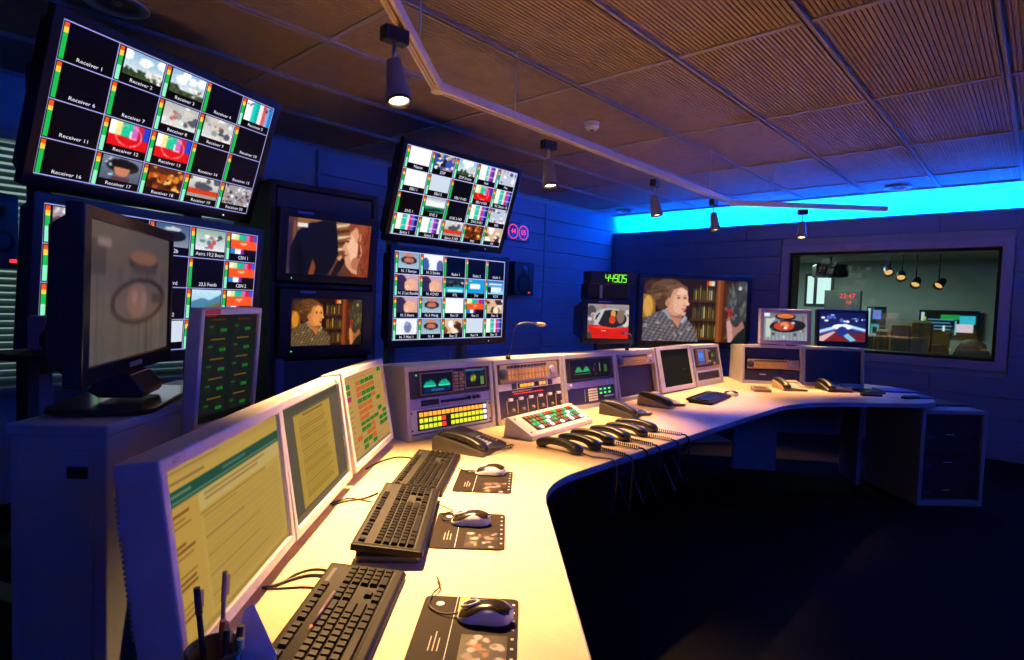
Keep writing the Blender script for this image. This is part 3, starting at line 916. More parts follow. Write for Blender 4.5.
t = thing('air_vent', 'slotted air vent in the ceiling above the left monitor wall', 'air vent', Matrix.Translation((p.x, p.y, CEIL - .002)))
mb = MB(); mb.lathe([(.15, .0), (.19, -.004), (.19, -.01), (.15, -.006)], 32, caps=False); mb.build('trim_ring', M_bar, t)
for k in range(7):
    y = -.12 + k * .04
    L = math.sqrt(max(.0225 - y * y, .001))
    MB().box(-L, L, y - .008, y + .008, -.006, .001).build('slat', M_bar, t)

# ================================================================== the studio behind the glass
MB().box(-4.6, 1.6, 12.3, 12.4, 0, 3.0).build('wall_studio_back', M_studio, kind='structure')
MB().box(-4.7, -4.6, YB + .4, 12.4, 0, 3.0).build('wall_studio_left', M_studio, kind='structure')
MB().box(1.6, 1.7, YB + .4, 12.4, 0, 3.0).build('wall_studio_right', M_studio, kind='structure')
MB().box(-4.7, 1.7, YB + .4, 12.4, 2.30, 2.36).build('ceiling_studio', M_studioc, kind='structure')
fr = MB()
rect_ring(fr, WX0 - .085, WX1 + .085, WZ0 - .085, WZ1 + .085, .085, .085, .085, .085, YB - .012, YB + .05)
window_2 = fr.build('window_2', M_frame, kind='structure', bevel=.006)
fr = MB(); rect_ring(fr, WX0, WX1, WZ0, WZ1, .03, .03, .03, .03, YB + .05, YB + .30); fr.build('reveal', M_black, window_2)
MB().box(WX0 + .028, WX1 - .028, YB + .17, YB + .18, WZ0 + .028, WZ1 - .028).build('pane', M_glass, window_2)

def at_y(x, y, Y):
    d = CR.T @ np.array([(x - 512) / FPX, -(y - 330) / FPX, 1.0])
    k = Y / d[1]
    return Vector((d[0] * k, Y, CZ + d[2] * k))

# hanging studio lamps
for k, (x, y, wd) in enumerate([(889, 273, 'first'), (901, 278, 'second'), (915, 285, 'third'), (938, 286, 'fourth')]):
    q = at_y(x, y, 9.6)
    t = thing('studio_lamp', f'{wd} from the left of four small lamps hanging behind the studio window', 'spot lamp', Matrix.Translation(q), 'lamps hanging in the studio')
    A = Matrix.Rotation(math.radians(-48), 4, 'X') @ Matrix.Rotation(math.radians(14 * (k - 1.5)), 4, 'Y')
    MB().lathe([(.03, .14), (.05, .10), (.055, .0), (.065, -.01), (.06, -.012)], 18, A, caps=False).build('housing', M_dark, t)
    MB().lathe([(.048, .02), (.02, .045), (.002, .05)], 16, A, caps=False).build('reflector', emit('tungsten_glow', (1, .55, .18), 1.1), t)
    MB().tube([(0, .05, .06), (0, .05, 2.30 - q.z)], .008, 6).build('hanger', M_blackmat, t)
q = at_y(830, 271, 9.0)
t = thing('studio_projector', 'black projector hanging from the studio ceiling at the left of the window', 'projector', place(q.x, q.y, q.z, 25))
MB().box(-.20, .20, -.16, .16, -.09, .09).build('body', M_black, t, bevel=.02)
MB().lathe([(.05, 0), (.05, .06), (.04, .07)], 16, Matrix.Translation((.08, -.15, 0)) @ Matrix.Rotation(math.radians(90), 4, 'X')).build('lens', M_dark, t)
MB().tube([(0, 0, .08), (0, 0, 2.30 - q.z)], .02, 8).build('ceiling_pole', M_blackmat, t)
# bright window, wall clock, screens of the studio
a, b = at_y(807, 276, 12.2), at_y(829, 304, 12.2)
t = thing('lit_panel', 'bright white double panel at the far left of the studio', 'window', Matrix.Translation((a.x, 12.27, b.z)))
W2, H2 = b.x - a.x, a.z - b.z
m_pan = emit('daylight_panel', (.72, .95, .95), 1.1)
for x0, x1 in ((0, W2 * .28), (W2 * .42, W2)):
    MB().box(x0, x1, 0, .02, 0, H2).build('pane', m_pan, t)
fr = MB(); rect_ring(fr, -.04, W2 + .04, -.04, H2 + .04, .04, .04, .04, .04, -.02, .03); fr.box(W2 * .28, W2 * .42, -.01, .03, 0, H2); fr.build('frame', M_dark, t)
q = at_y(846, 298, 11.2)
t = thing('studio_clock', 'dark box with red digits on a stand in the studio', 'clock', Matrix.Translation((q.x, q.y, q.z - .2)))
MB().box(-.34, .22, 0, .12, -.1, .33).build('housing', M_dark, t, bevel=.01)
caption('22:47', .11, M_led_r, t, .02, -.004, .23, 'digits'); caption('18', .08, M_led_r, t, .04, -.004, .12, 'digits')
MB().box(-.05, .05, .03, .08, -(q.z - .2) + .0, -.1).build('stand', M_blackmat, t)
sp = Pic(64, 34, (.02, .04, .05))
sp.rect(0, 0, .06, 1, (.75, .85, .9)); sp.rect(.04, .25, .1, .95, (.1, .7, .35)); sp.rect(.06, .2, .1, .35, (.85, .8, .2)); sp.rect(.36, .08, .70, .32, (.1, .62, .25)); sp.rect(.70, .12, .98, .5, (.2, .75, .85)); sp.rect(.66, .5, .96, .88, (.92, .8, .85))
sp.rows(4, (.35, .6, .75), .12, .3, .62, .9, .3, .2); sp.rect(.4, .6, .46, .9, (.9, .95, .95)); sp.rect(.62, .35, .66, 1, (.5, .8, .9)); sp.blur(1)
a, b = at_y(922, 312, 12.2), at_y(975, 336, 12.2)
display('studio_screen', 'wall screen with green and cyan windows seen through the studio glass', 'screen', ((a.x + b.x) / 2, 12.2, (a.z + b.z) / 2), -90, 0, (b.x - a.x) * 1.02, a.z - b.z, sp, (.03, .03, .04, .03), .1)
sp = Pic(24, 40, (.05, .10, .12)); sp.rect(.3, .05, .8, .35, (.35, .55, .9)); sp.rect(.45, .12, .6, .25, (.8, .3, .6)); sp.rect(.2, .5, .7, .9, (.25, .6, .6)); sp.rect(0, 0, .15, 1, (.7, .85, .85)); sp.rect(.35, .6, .6, .8, (.03, .06, .08)); sp.blur(1)
a, b = at_y(866, 308, 10.6), at_y(880, 340, 10.6)
sd = display('studio_side_screen', 'narrow blue-tinted screen behind the glass just right of the black monitor', 'screen', ((a.x + b.x) / 2, 10.8, (a.z + b.z) / 2), -80, 0, (b.x - a.x) * 1.05, a.z - b.z, sp, (.02, .02, .03, .03), .08)
MB().box(-.03, .03, .05, .09, -(sd.location.z - .02), .1).build('stand_column', M_blackmat, sd)
MB().box(-.15, .15, -.1, .2, -sd.location.z, -(sd.location.z - .02)).build('stand_base', M_blackmat, sd)
# studio desk with boxes behind the sill
q0, q1 = at_y(850, 352, 8.6), at_y(1003, 352, 8.6)
t = thing('studio_table', 'low dark table carrying brown boxes behind the studio window', 'table', Matrix.Translation(((q0.x + q1.x) / 2, 8.75, 0)))
TT = .86
MB().box(-1.05, 1.05, -.35, .35, TT - .04, TT).build('tabletop', M_dark, t, bevel=.005)
for sx in (-1, 1):
    for sy in (-1, 1):
        MB().box(sx * 1.0 - .03, sx * 1.0 + .03, sy * .3 - .03, sy * .3 + .03, 0, TT - .04).build('leg', M_blackmat, t)
for x, y, wd, hh, rz, mt, lab in [(866, 352, .16, .20, 4, M_brown, 'brown carton leftmost on the studio table'), (882, 352, .13, .27, -5, M_brown2, 'narrow upright tan carton second from left on the studio table'), (900, 352, .20, .36, 2, M_brown, 'wide brown carton third from left on the studio table'), (921, 352, .19, .40, -3, M_brown2, 'tall ochre carton in the middle of the studio table'), (940, 352, .17, .28, 3, M_brown, 'brown carton right of the tall ochre one on the studio table')]:
    q = at_y(x, y, 8.75)
    t = thing('cardboard_box', lab, 'box', place(q.x, 8.75, TT, rz), 'cartons behind the studio window')
    MB().box(-wd / 2, wd / 2, -wd / 2, wd / 2, 0, hh).build('carton', mt, t, bevel=.006)
    MB().prism([(-wd / 2, hh), (-wd * .1, hh + .03), (-wd * .1 + .004, hh + .03), (-wd / 2 + .006, hh)], -wd / 2, wd / 2, 'x').build('flap', mt, t)
    MB().box(-.02, .02, -wd / 2 - .001, -wd / 2, 0, hh).build('tape', M_tan, t)
q = at_y(972, 350, 8.75)
t = thing('dust_cover', 'rounded grey fabric cover right of the brown cartons in the studio', 'cover', Matrix.Translation((q.x, 8.75, TT)))
MB().rings([[((.20 - .02 * k) * math.cos(a_) * (1 if k < 5 else .6), (.16 - .016 * k) * math.sin(a_) * (1 if k < 5 else .6), .045 * min(k, 5)) for a_ in [2 * math.pi * j / 24 for j in range(24)]] for k in range(6)]).build('fabric', mat('cover_grey', (.42, .43, .40), .8, bump=.3), t)
MB().lathe([(.19, 0), (.195, .006), (.19, .012)], 24, Matrix.Diagonal((1, .8, 1, 1))).build('hem', M_dark, t)

# ================================================================== track with spot lamps
RZ = 2.28
RP = [Vector((-.65, -.06, RZ)), Vector((-2.0, 1.65, RZ)), Vector((-2.06, 5.05, RZ)), Vector((-1.10, 5.99, RZ))]
rail = thing('lighting_track', 'cream lighting track hung from the ceiling in three angled runs', 'track', Matrix.Translation(RP[0]))
O0 = RP[0]
for a, b in zip(RP[:-1], RP[1:]):
    L = (b - a).length
    A = Matrix.Translation(a - O0) @ Matrix.Rotation(math.atan2((b - a).y, (b - a).x), 4, 'Z')
    prof = [(-.022, .018), (-.012, .024), (.012, .024), (.022, .018), (.022, -.020), (.010, -.022), (.010, -.012), (-.010, -.012), (-.010, -.022), (-.022, -.020)]
    MB().prism(prof, .02, L - .02, 'x', A).build('rail_run', M_rail, rail, bevel=.002)
    MB().box(.05, L - .05, -.004, .004, -.013, -.011, A).build('contact_strip', M_bronze, rail)
    n = max(2, int(L / 1.3))
    for k in range(n):
        q = A @ Vector((L * (k + .5) / n if n > 2 or L < 2 else L * (.15 + .7 * k), 0, 0))
        MB().tube([(q.x, q.y, .02), (q.x, q.y, CEIL - RZ)], .003, 6).build('hanging_rod', M_alu, rail)
for q in RP[1:3]:
    MB().lathe([(.028, -.026), (.030, -.01), (.030, .016), (.024, .028)], 16, Matrix.Translation(q - O0)).build('joint', M_rail, rail)
q = RP[3] - O0
MB().box(-.024, .024, -.024, .024, -.024, .024, Matrix.Translation(q) @ Matrix.Rotation(math.radians(45), 4, 'Z')).build('end_cap', M_rail, rail, bevel=.006)

def spot_lamp(p, tilt, head, label, power, cone=60, blend=.75):
    """pendant spot: adapter on the track, stem, tapered head; tilt = lean of the beam in degrees towards azimuth head"""
    t = thing('spot_lamp', label, 'spot lamp', Matrix.Translation((p.x, p.y, RZ - .02)), 'spot lamps on the track')
    MB().box(-.022, .022, -.045, .045, -.05, -.002, Matrix.Rotation(math.radians(head), 4, 'Z')).build('track_adapter', M_black, t, bevel=.004)
    MB().tube([(0, 0, -.05), (0, 0, -.115)], .007, 8).build('stem', M_alu, t)
    ax = Matrix.Rotation(math.radians(head), 4, 'Z') @ Matrix.Rotation(math.radians(-tilt), 4, 'Y')
    A = Matrix.Translation((0, 0, -.105)) @ ax
    MB().lathe([(.010, .0), (.026, -.006), (.030, -.03), (.036, -.09), (.043, -.135), (.044, -.145), (.040, -.147), (.037, -.135)], 24, A, caps=False).build('lamp_head', M_lamp, t)
    MB().lathe([(.040, -.147), (.044, -.150), (.043, -.156), (.034, -.154), (.033, -.146)], 24, A, caps=False).build('trim_ring', M_dark, t)
    MB().lathe([(.034, -.142), (.02, -.138), (.001, -.137)], 20, A, caps=False).build('bulb', M_bulb, t)
    l = bpy.data.lights.new('spot_beam', 'SPOT')
    l.energy = power
    l.color = SPOT_COL
    l.spot_size = math.radians(cone)
    l.spot_blend = blend
    l.shadow_soft_size = .03
    o = bpy.data.objects.new('spot_beam', l)
    COL.objects.link(o)
    o.parent = t
    o.matrix_local = A @ Matrix.Translation((0, 0, -.165))
    return t

p1 = onz(395, 22, RZ)
spot_lamp(Vector((p1.x, p1.y, RZ)), 15, -6, 'large near spot lamp hanging below the bend of the track', 720, 74, 1.0)
for (x, y, tl, hd, lab, pw) in [(549, 137, 10, 350, 'second spot lamp, hanging right of the upper multi-picture screen', 330),
                               (655, 177, 10, 10, 'third spot lamp on the long run, in front of the cyan cove', 250),
                               (714, 197, 10, 0, 'fourth spot lamp, smallest on the long run by the far bend', 190),
                               (803, 207, 10, -70, 'last spot lamp on the short end run of the track', 280)]:
    q = onz(x, y, RZ)
    spot_lamp(Vector((q.x, q.y, RZ)), tl, hd, lab, pw)

# ================================================================== desk
d45 = (-.7071, .7071)
def tn(t_, n_):
    return (d45[0] * t_ + .7071 * n_, d45[1] * t_ + .7071 * n_)
def arc(p0, pc, p1, n=8):
    """smooth corner: quadratic curve"""
    return [((1 - s) ** 2 * p0[0] + 2 * s * (1 - s) * pc[0] + s * s * p1[0], (1 - s) ** 2 * p0[1] + 2 * s * (1 - s) * pc[1] + s * s * p1[1]) for s in [k / n for k in range(n + 1)]]
DZ = .74
outline = [tn(.42, -.46), tn(.42, .2)]
outline += arc((-1.10, 1.383), (-1.245, 1.528), (-1.24, 1.75))
outline += arc((-1.225, 3.85), (-1.22, 4.18), (-1.0, 4.46))
outline += arc((-.66, 4.85), (-.46, 5.08), (-.62, 5.36), 8)
outline += [(-.95, 5.86), (-1.5, 5.70), (-2.42, 4.95), (-2.42, 1.42), (-2.12, 1.25)]
desk = thing('control_desk', 'long pale wooden control desk bending round the room', 'desk', Matrix.Translation((-1.6, 2.6, 0)))
DO = Matrix.Translation((1.6, -2.6, 0))
def inset(poly, k):
    c = []
    n = len(poly)
    for i in range(n):
        p, a, b = Vector(poly[i]), Vector(poly[i - 1]), Vector(poly[(i + 1) % n])
        e1, e2 = (p - a).normalized(), (b - p).normalized()
        nn = Vector((-e1.y - e2.y, e1.x + e2.x))
        nn = nn.normalized() if nn.length > 1e-6 else Vector((0, 0))
        c.append((p.x + nn.x * k, p.y + nn.y * k))
    return c
MB().prism(outline, DZ - .028, DZ - .001, 'z', DO).build('edge_band', M_edge, desk)
MB().prism(inset(outline, .004), DZ - .03, DZ, 'z', DO).build('worktop', M_wood, desk)
def panel(poly, z0, z1, mt=M_panel, name='side_panel'):
    MB().prism(poly, z0, z1, 'z', DO).build(name, mt, desk)
def slab(a, b, th, z0, z1, mt=M_panel, name='side_panel'):
    a, b = Vector(a), Vector(b)
    e = (b - a).normalized()
    nn = Vector((-e.y, e.x)) * th / 2
    panel([tuple(a - nn), tuple(b - nn), tuple(b + nn), tuple(a + nn)], z0, z1, mt, name)
slab(tn(.60, -.40), tn(.60, .02), .03, 0, DZ - .03, M_dark)
slab((-2.28, 1.9), (-2.0, 1.9), .03, 0, DZ - .03, M_dark)
slab((-2.28, 3.2), (-2.0, 3.2), .03, 0, DZ - .03, M_dark)
slab((-2.30, 1.5), (-2.30, 4.85), .02, .08, DZ - .03, M_dark, name='modesty_panel')
slab((-2.28, 4.88), (-1.05, 5.72), .02, .30, DZ - .03, name='modesty_panel')
slab((-1.90, 4.90), (-1.62, 5.12), .03, 0, DZ - .03)
slab((-1.22, 5.55), (-1.02, 5.22), .03, 0, DZ - .03)
slab(tn(.65, -.44), tn(1.9, -.44), .02, .2, DZ - .04, name='modesty_panel')
# low shelf behind the three desk monitors
shelf = MB().prism([tn(1.04, -.62), tn(1.04, -.48), tn(2.06, -.48), tn(2.06, -.94), tn(1.62, -.94), tn(1.62, -.62)], .58, .61).build('rear_shelf', M_blackmat)
tag(shelf, 'dark low shelf behind the three grey desk monitors', 'shelf')
for tt, dn in ((1.10, -.60), (2.0, -.92)):
    MB().prism([tn(tt - .02, dn), tn(tt - .02, -.53), tn(tt + .02, -.53), tn(tt + .02, dn)], 0, .58).build('leg', M_blackmat, shelf)

# equipment pedestal under the right desk end
rp0, rp1 = Vector((-.60, 4.985, 0)), Vector((-.26, 5.33, 0))
e = (rp1 - rp0).normalized()
RM = Matrix.Translation(rp0) @ Matrix.Rotation(math.atan2(e.y, e.x), 4, 'Z')
RW = (rp1 - rp0).length
rk = thing('equipment_pedestal', 'grey equipment pedestal with dark rack units beneath the desk end', 'cabinet', RM)
mb = MB(); mb.box(0, .03, 0, .6, 0, .69).box(RW - .03, RW, 0, .6, 0, .69).box(.03, RW - .03, 0, .6, 0, .04).box(.03, RW - .03, .58, .6, .04, .66); mb.build('carcass', M_panel, rk, bevel=.004)
MB().box(0, RW, 0, .6, .66, .69).build('top_panel', M_panel, rk, bevel=.004)
for k in range(6):
    z = .05 + k * .10
    u = MB().box(.032, RW - .032, .02, .5, z, z + .094).build('rack_unit', M_rackp, rk, bevel=.003)
    if k % 2 == 0:
        MB().box(.05, .11, .012, .021, z + .03, z + .05).build('display_strip', mat('unit_blue', (.05, .09, .14), .3), u)
        MB().box(.19, .25, .012, .021, z + .06, z + .066).build('label_plate', M_white, u)
    MB().lathe([(.012, 0), (.012, .02), (.009, .022)], 12, Matrix.Translation((RW - .07, .021, z + .05)) @ Matrix.Rotation(math.radians(90), 4, 'X')).build('knob', M_dark, u)

# ================================================================== big screens of the left monitor wall
recv = [['black', 'sky', 'sky', 'black', 'barsblue'], ['black', 'black', 'map', 'map', 'black'], ['black', 'barsred', 'barsred', 'black', 'black'], ['black', 'helmet', 'warm', 'redcar', 'crowd']]
BZ = (.036, .036, .036, .05)
def captions(o, names, w, h, b, size, sx=1.0):
    nr, nc = len(names), len(names[0])
    for r in range(nr):
        for c in range(nc):
            if names[r][c]:
                caption(names[r][c], size, M_text, o, -w / 2 + (c + .57) * w / nc, -.0015, b + h - (r + .865) * h / nr, sx=sx)
A_ = display('multiview_screen', 'large tilted screen of numbered receiver pictures at the top left', 'screen', (-2.932, .901, 2.054), 21.4, -18.9, 1.02, .573, multiview(recv, 250, 141), BZ, .09)
captions(A_, [['Receiver %d' % (r * 5 + c + 1) for c in range(5)] for r in range(4)], 1.02, .573, .05, .020, 1.15)
low = [['crowd', 'black', 'animal', 'ski', 'orange'], ['barsblue', 'map', 'black', 'black', 'orange'], ['faces', 'orange', 'black', 'mountain', 'orange'], ['black', 'globe', 'pale', 'pale', 'black']]
B_ = display('multiview_screen', 'large screen behind the picture-frame television, below the receiver screen', 'screen', (-2.879, .860, 1.373), 22.7, -5.2, 1.02, .573, multiview(low, 250, 141), BZ, .09)
captions(B_, [['', '', 'Sky 2b', 'Astra 19,2 Beam', 'CBN 1'], ['', '', 'Hotbird', '23,5 Feeds', 'CBN 2'], ['', '', 'ARD 2', '13,0 Ost', 'CBN 3'], ['', '', 'NBC', '', '']], 1.02, .573, .05, .024)
cr_ = [['white', 'dots', 'sky', 'bars2', 'globe'], ['white', 'pale', 'black', 'barsred', 'bars'], ['black', 'road', 'black', 'bars', 'globe'], ['bars', 'bars2', 'redcar', 'warm', 'skin']]
C_ = display('multiview_screen', 'upper tilted screen of small pictures right of the rack monitors', 'screen', (-3.086, 2.760, 2.051), -.6, -17.8, 1.02, .574, multiview(cr_, 190, 108, (.75, .78, .95)), BZ, .09)
captions(C_, [['Maxon', 'ZDF', 'ZDF Ersatz', '3sat', 'Phx'], ['EBU 1', 'EBU 2', 'EBU 3 HD', 'EBU 4 HD', 'BC Beam 10'], ['DVE 1', 'DVE 2', 'DVE 3 HD', 'DVE 4 HD', 'MIX'], ['Space 1', 'Space 2', 'Space 3 HD', 'MD', 'AV']], 1.02, .574, .05, .026)
dr_ = [['mirror', 'people', 'black', 'black', 'black'], ['portrait', 'portrait', 'sport', 'cyan', 'news'], ['portrait', 'mirror', 'white', 'orange', 'skin'], ['spot', 'mirror', 'skin', 'pale', 'bars']]
D_ = display('multiview_screen', 'lower upright screen of small pictures beside the wall loudspeaker', 'screen', (-3.064, 2.720, 1.3715), 0, -1.2, 1.02, .574, multiview(dr_, 190, 108, (.75, .78, .95)), BZ, .09)
captions(D_, [['N. 1 Ramps', 'N. 2 Studio', 'Radio 1', 'Radio 2', 'Radio 3'], ['N. 3 Lat Bandle', 'N. 4 DVD', 'RTL', 'TW', 'VOX'], ['N. 5 Beam', 'N. 6 Wedg', 'Rec 10', 'Rec 11', 'Rec 12'], ['N. 7 Mini 1', 'N. 8', 'Rec 13', 'Rec 14', 'Rec 15']], 1.02, .574, .05, .026)
for o in (A_, B_, C_, D_):
    MB().lathe([(.004, 0), (.004, .002)], 8, Matrix.Translation((.36, -.009, .025)) @ Matrix.Rotation(math.radians(90), 4, 'X')).build('power_light', M_led_w, o)

def screen_stand(label, x, y, az, half, hgt, depth=.20):
    t = thing('screen_stand', label, 'stand', place(x, y, 0, az + 90))
    for s in (-1, 1):
        MB().box(s * half - .03, s * half + .03, -.03, .03, .02, hgt).build('post', mat('stand_post_blue_reflection', (.10, .11, .16), .35, .6), t, bevel=.004)  # blue reflections on the aluminium posts put into their colour
        MB().box(s * half - .05, s * half + .05, -.06, .40, 0, .03).build('foot', M_blackmat, t, bevel=.004)
        for zz, hz, dp in ((1.37, .09, depth), (1.96, .03, depth - .058)):
            MB().box(s * half - .04, s * half + .04, -dp, -.03, zz - hz, zz + hz).build('bracket', M_blackmat, t)
    for zz in (.45, 1.10, 1.75):
        MB().box(-half - .03, half + .03, -.02, .02, zz, zz + .06).build('crossbar', M_blackmat, t)
    return t
screen_stand('twin-post stand carrying the receiver screens at the left', -3.165, .775, 22, .36, 2.25, .20)
screen_stand('twin-post stand carrying the two multi-picture screens at the right', -3.355, 2.74, 0, .34, 2.25, .198)

# rack with two picture monitors
rack = thing('monitor_rack', 'tall black rack holding two picture monitors', 'rack', frame((-3.10, 1.765, 0), -3))
mb = MB(); mb.box(-.33, -.30, .0, .55, 0, 1.98).box(.30, .33, .0, .55, 0, 1.98).box(-.30, .30, .52, .55, .1, 1.98); mb.build('side_frame', M_blackmat, rack)
MB().box(-.33, .33, .0, .55, 1.95, 1.98).build('top_plate', M_blackmat, rack)
for z in (.08, .62, 1.00, 1.40):
    MB().box(-.30, .30, .02, .52, z, z + .02).build('shelf', M_blackmat, rack)
MB().box(-.29, .29, .01, .03, 1.84, 1.94).build('blank_panel', M_rackp, rack)
MB().box(-.29, .29, .01, .03, .65, .98).build('blank_panel', M_rackp, rack)
for s in (-1, 1):
    MB().box(s * .28 - .02, s * .28 + .02, -.03, .0, .02, 1.0).build('post', mat('post_blue_reflection', (.10, .12, .22), .35, .5), rack)  # blue light caught by the metal posts is painted into the material
E1 = display('picture_monitor', 'black rack monitor showing a woman in profile with a dark figure', 'monitor', (-3.066, 1.766, 1.63), -4.5, -6.6, .50, .31, pic_profile(), (.05, .05, .045, .045), .3)
F1 = display('picture_monitor', 'black rack monitor showing two people in a bar, below the other', 'monitor', (-3.080, 1.767, 1.205), -2.6, -2, .44, .27, pic_bar((1.0, .85, .5)), (.07, .07, .05, .05), .3)
for o, x in ((E1, -.16), (F1, -.13)):
    hh = .40 if o is E1 else .37
    MB().box(x - .045, x + .045, -.010, -.008, hh - .022, hh - .008).build('tally_plate', mat('tally_blue', (.10, .16, .55), .4), o)
    MB().lathe([(.004, 0), (.004, .003)], 8, Matrix.Translation((-.22, -.009, .02)) @ Matrix.Rotation(math.radians(90), 4, 'X')).build('power_light', M_led_g, o)

# ================================================================== television on its pedestal, left
PZ = 1.01
pa, pb = Vector((-1.745, .385)), Vector((-2.29, .93))
ped = thing('tv_pedestal', 'blue-lit grey pedestal cabinet under the television at the left', 'cabinet', Matrix.Translation((-1.745, .385, 0)) @ Matrix.Rotation(math.radians(225), 4, 'Z'))
# local x runs along the left face, local -y along the long side
MB().box(0, .24, -.80, 0, .02, PZ - .03).build('body', M_ped, ped, bevel=.006)
MB().box(-.006, .246, -.806, .006, PZ - .03, PZ).build('top_panel', M_ped, ped, bevel=.006)
MB().box(.03, .215, -.003, .008, .06, PZ - .07).build('door', M_ped, ped, bevel=.003)
MB().box(.04, .09, .008, .012, PZ - .135, PZ - .105).build('handle_recess', M_black, ped)
TVc = Vector((-2.061, .529, 1.346))
tv = display('television', 'black television with a dull grey reflection painted on its screen standing on the pedestal', 'television', TVc, 58, -1.2, .66, .377, pic_mirror(True), (.045, .03, .035, .05), .075, M_gloss, M_screen_dim)
MB().prism([(-.02, 0), (.05, 0), (.09, -.05), (.06, -.07), (-.05, -.07), (-.06, -.05)], -.09, .09, 'x').build('stand_neck', M_gloss, tv, bevel=.004)
MB().prism(rrect(-.24, .24, -.12, .15, .06, 5), -.0935, -.078, 'z').build('stand_base', M_gloss, tv, bevel=.004)
MB().box(-.05, .05, -.0095, -.008, .018, .032).build('badge', M_alu, tv)

H_ = display('status_monitor', 'slim grey upright monitor with green and yellow status text behind the desk monitors', 'monitor', (-1.948, .764, 1.12), 33.5, -4, .274, .338, pic_list(), (.018, .018, .02, .022), .05, M_grey, M_screen_matte)
MB().box(-.018, 0.05, -.0095, -.008, .362, .376, Matrix.Translation((-.12, 0, 0))).build('glowing_red_sticker', emit('glowing_red_sticker', (.5, .03, .05), .25), H_)  # sticker given a faint glow of its own
MB().prism([(.048, .1), (.07, .1), (.055, -.302), (.03, -.302)], -.035, .035, 'x').build('stand_pole', M_dark, H_)
MB().box(-.09, .09, -.06, .06, -.312, -.302).build('stand_base', M_dark, H_, bevel=.004)

# small wall loudspeakers and clocks
def loudspeaker(M, label, w_, h_, d_):
    t = thing('loudspeaker', label, 'loudspeaker', M, 'small black loudspeakers')
    MB().box(-w_ / 2, w_ / 2, 0, d_, 0, h_).build('cabinet', M_black, t, bevel=.008)
    R90 = Matrix.Rotation(math.radians(90), 4, 'X')
    MB().lathe([(w_ * .36, 0), (w_ * .34, .006), (w_ * .26, .002), (w_ * .1, -.012), (.002, -.01)], 24, Matrix.Translation((0, 0, h_ * .36)) @ R90, caps=False).build('woofer', M_rubber, t)
    MB().lathe([(w_ * .16, 0), (w_ * .14, .005), (.004, .008)], 18, Matrix.Translation((0, 0, h_ * .76)) @ R90, caps=False).build('tweeter', M_dark, t)
    MB().box(w_ * .2, w_ * .2 + .035, -.003, .001, .03, .048).build('power_light', M_led_r, t)
    MB().box(-.03, .03, d_, d_ + .02, h_ * .4, h_ * .6).build('wall_bracket', M_blackmat, t)
    return t
loudspeaker(frame((XL + .162, 5.09, 1.43), 0), 'small black loudspeaker on the blue wall below the red clock', .34, .39, .14)
_q = CR.T @ np.array([(3 - 512) / FPX, -(268 - 330) / FPX, 1.0]) * 2.95
loudspeaker(frame((_q[0], _q[1], CZ + _q[2]), 34), 'narrow black loudspeaker at the far left edge by the blind', .17, .38, .16)
MB_ = thing('loudspeaker_stand', 'thin black stand under the far left loudspeaker', 'stand', Matrix.Translation((_q[0] - .06, _q[1] - .04, 0)))
MB().tube([(0, 0, .02), (0, 0, CZ + _q[2])], .018, 10).build('pole', M_blackmat, MB_)
MB().lathe([(.16, 0), (.16, .015), (.02, .03)], 20).build('base', M_blackmat, MB_)
clk = thing('wall_clock', 'black wall clock with round red digital dials on the blue wall', 'clock', frame((XL + .05, 5.08, 2.07), 0))
MB().box(-.2, .2, 0, .05, 0, .21).build('housing', M_black, clk, bevel=.006)
for cx in (-.09, .09):
    for k in range(24):
        a_ = 2 * math.pi * k / 24
        MB().box(-.006, .006, -.003, .001, -.006, .006, Matrix.Translation((cx + .08 * math.cos(a_), 0, .105 + .08 * math.sin(a_)))).build('second_light', M_led_r, clk)
    caption('44' if cx < 0 else '05', .085, M_led_r, clk, cx, -.003, .105, 'digits')

# headphones on a grey box at the far left
hb = thing('talkback_box', 'small grey talkback box on a bracket at the far left', 'intercom', frame((-2.32, .355, 1.155), 35))
MB().box(-.005, .085, 0, .07, 0, .11).build('body', M_panel, hb, bevel=.008)
for r in range(6):
    for c in range(6):
        MB().box(.004 + c * .013, .011 + c * .013, -.002, .001, .015 + r * .014, .023 + r * .014).build('grille_hole', M_rubber, hb)
MB().box(-.13, .12, -.09, .12, -.02, 0).build('shelf_bracket', M_blackmat, hb)
MB().box(-.02, .02, .05, .09, -1.155, -.02).build('support_post', M_blackmat, hb)
hp = thing('headphones', 'black headphones hung over the grey talkback box at the far left', 'headphones', frame((-2.32, .355, 1.155), 35) @ Matrix.Translation((.045, -.045, .001)))
MB().tube(spline([(-.075, 0, .03), (-.085, 0, .08), (-.05, 0, .135), (0, 0, .15), (.05, 0, .135), (.085, 0, .08), (.075, 0, .03)], 6), .007, 8).build('headband', M_black, hp)
for s in (-1, 1):
    MB().lathe([(.03, -.012), (.036, -.006), (.036, .006), (.03, .012), (.012, .012)], 18, Matrix.Translation((s * .075, 0, .035)) @ Matrix.Rotation(math.radians(90), 4, 'Y')).build('ear_cup', M_rubber, hp)

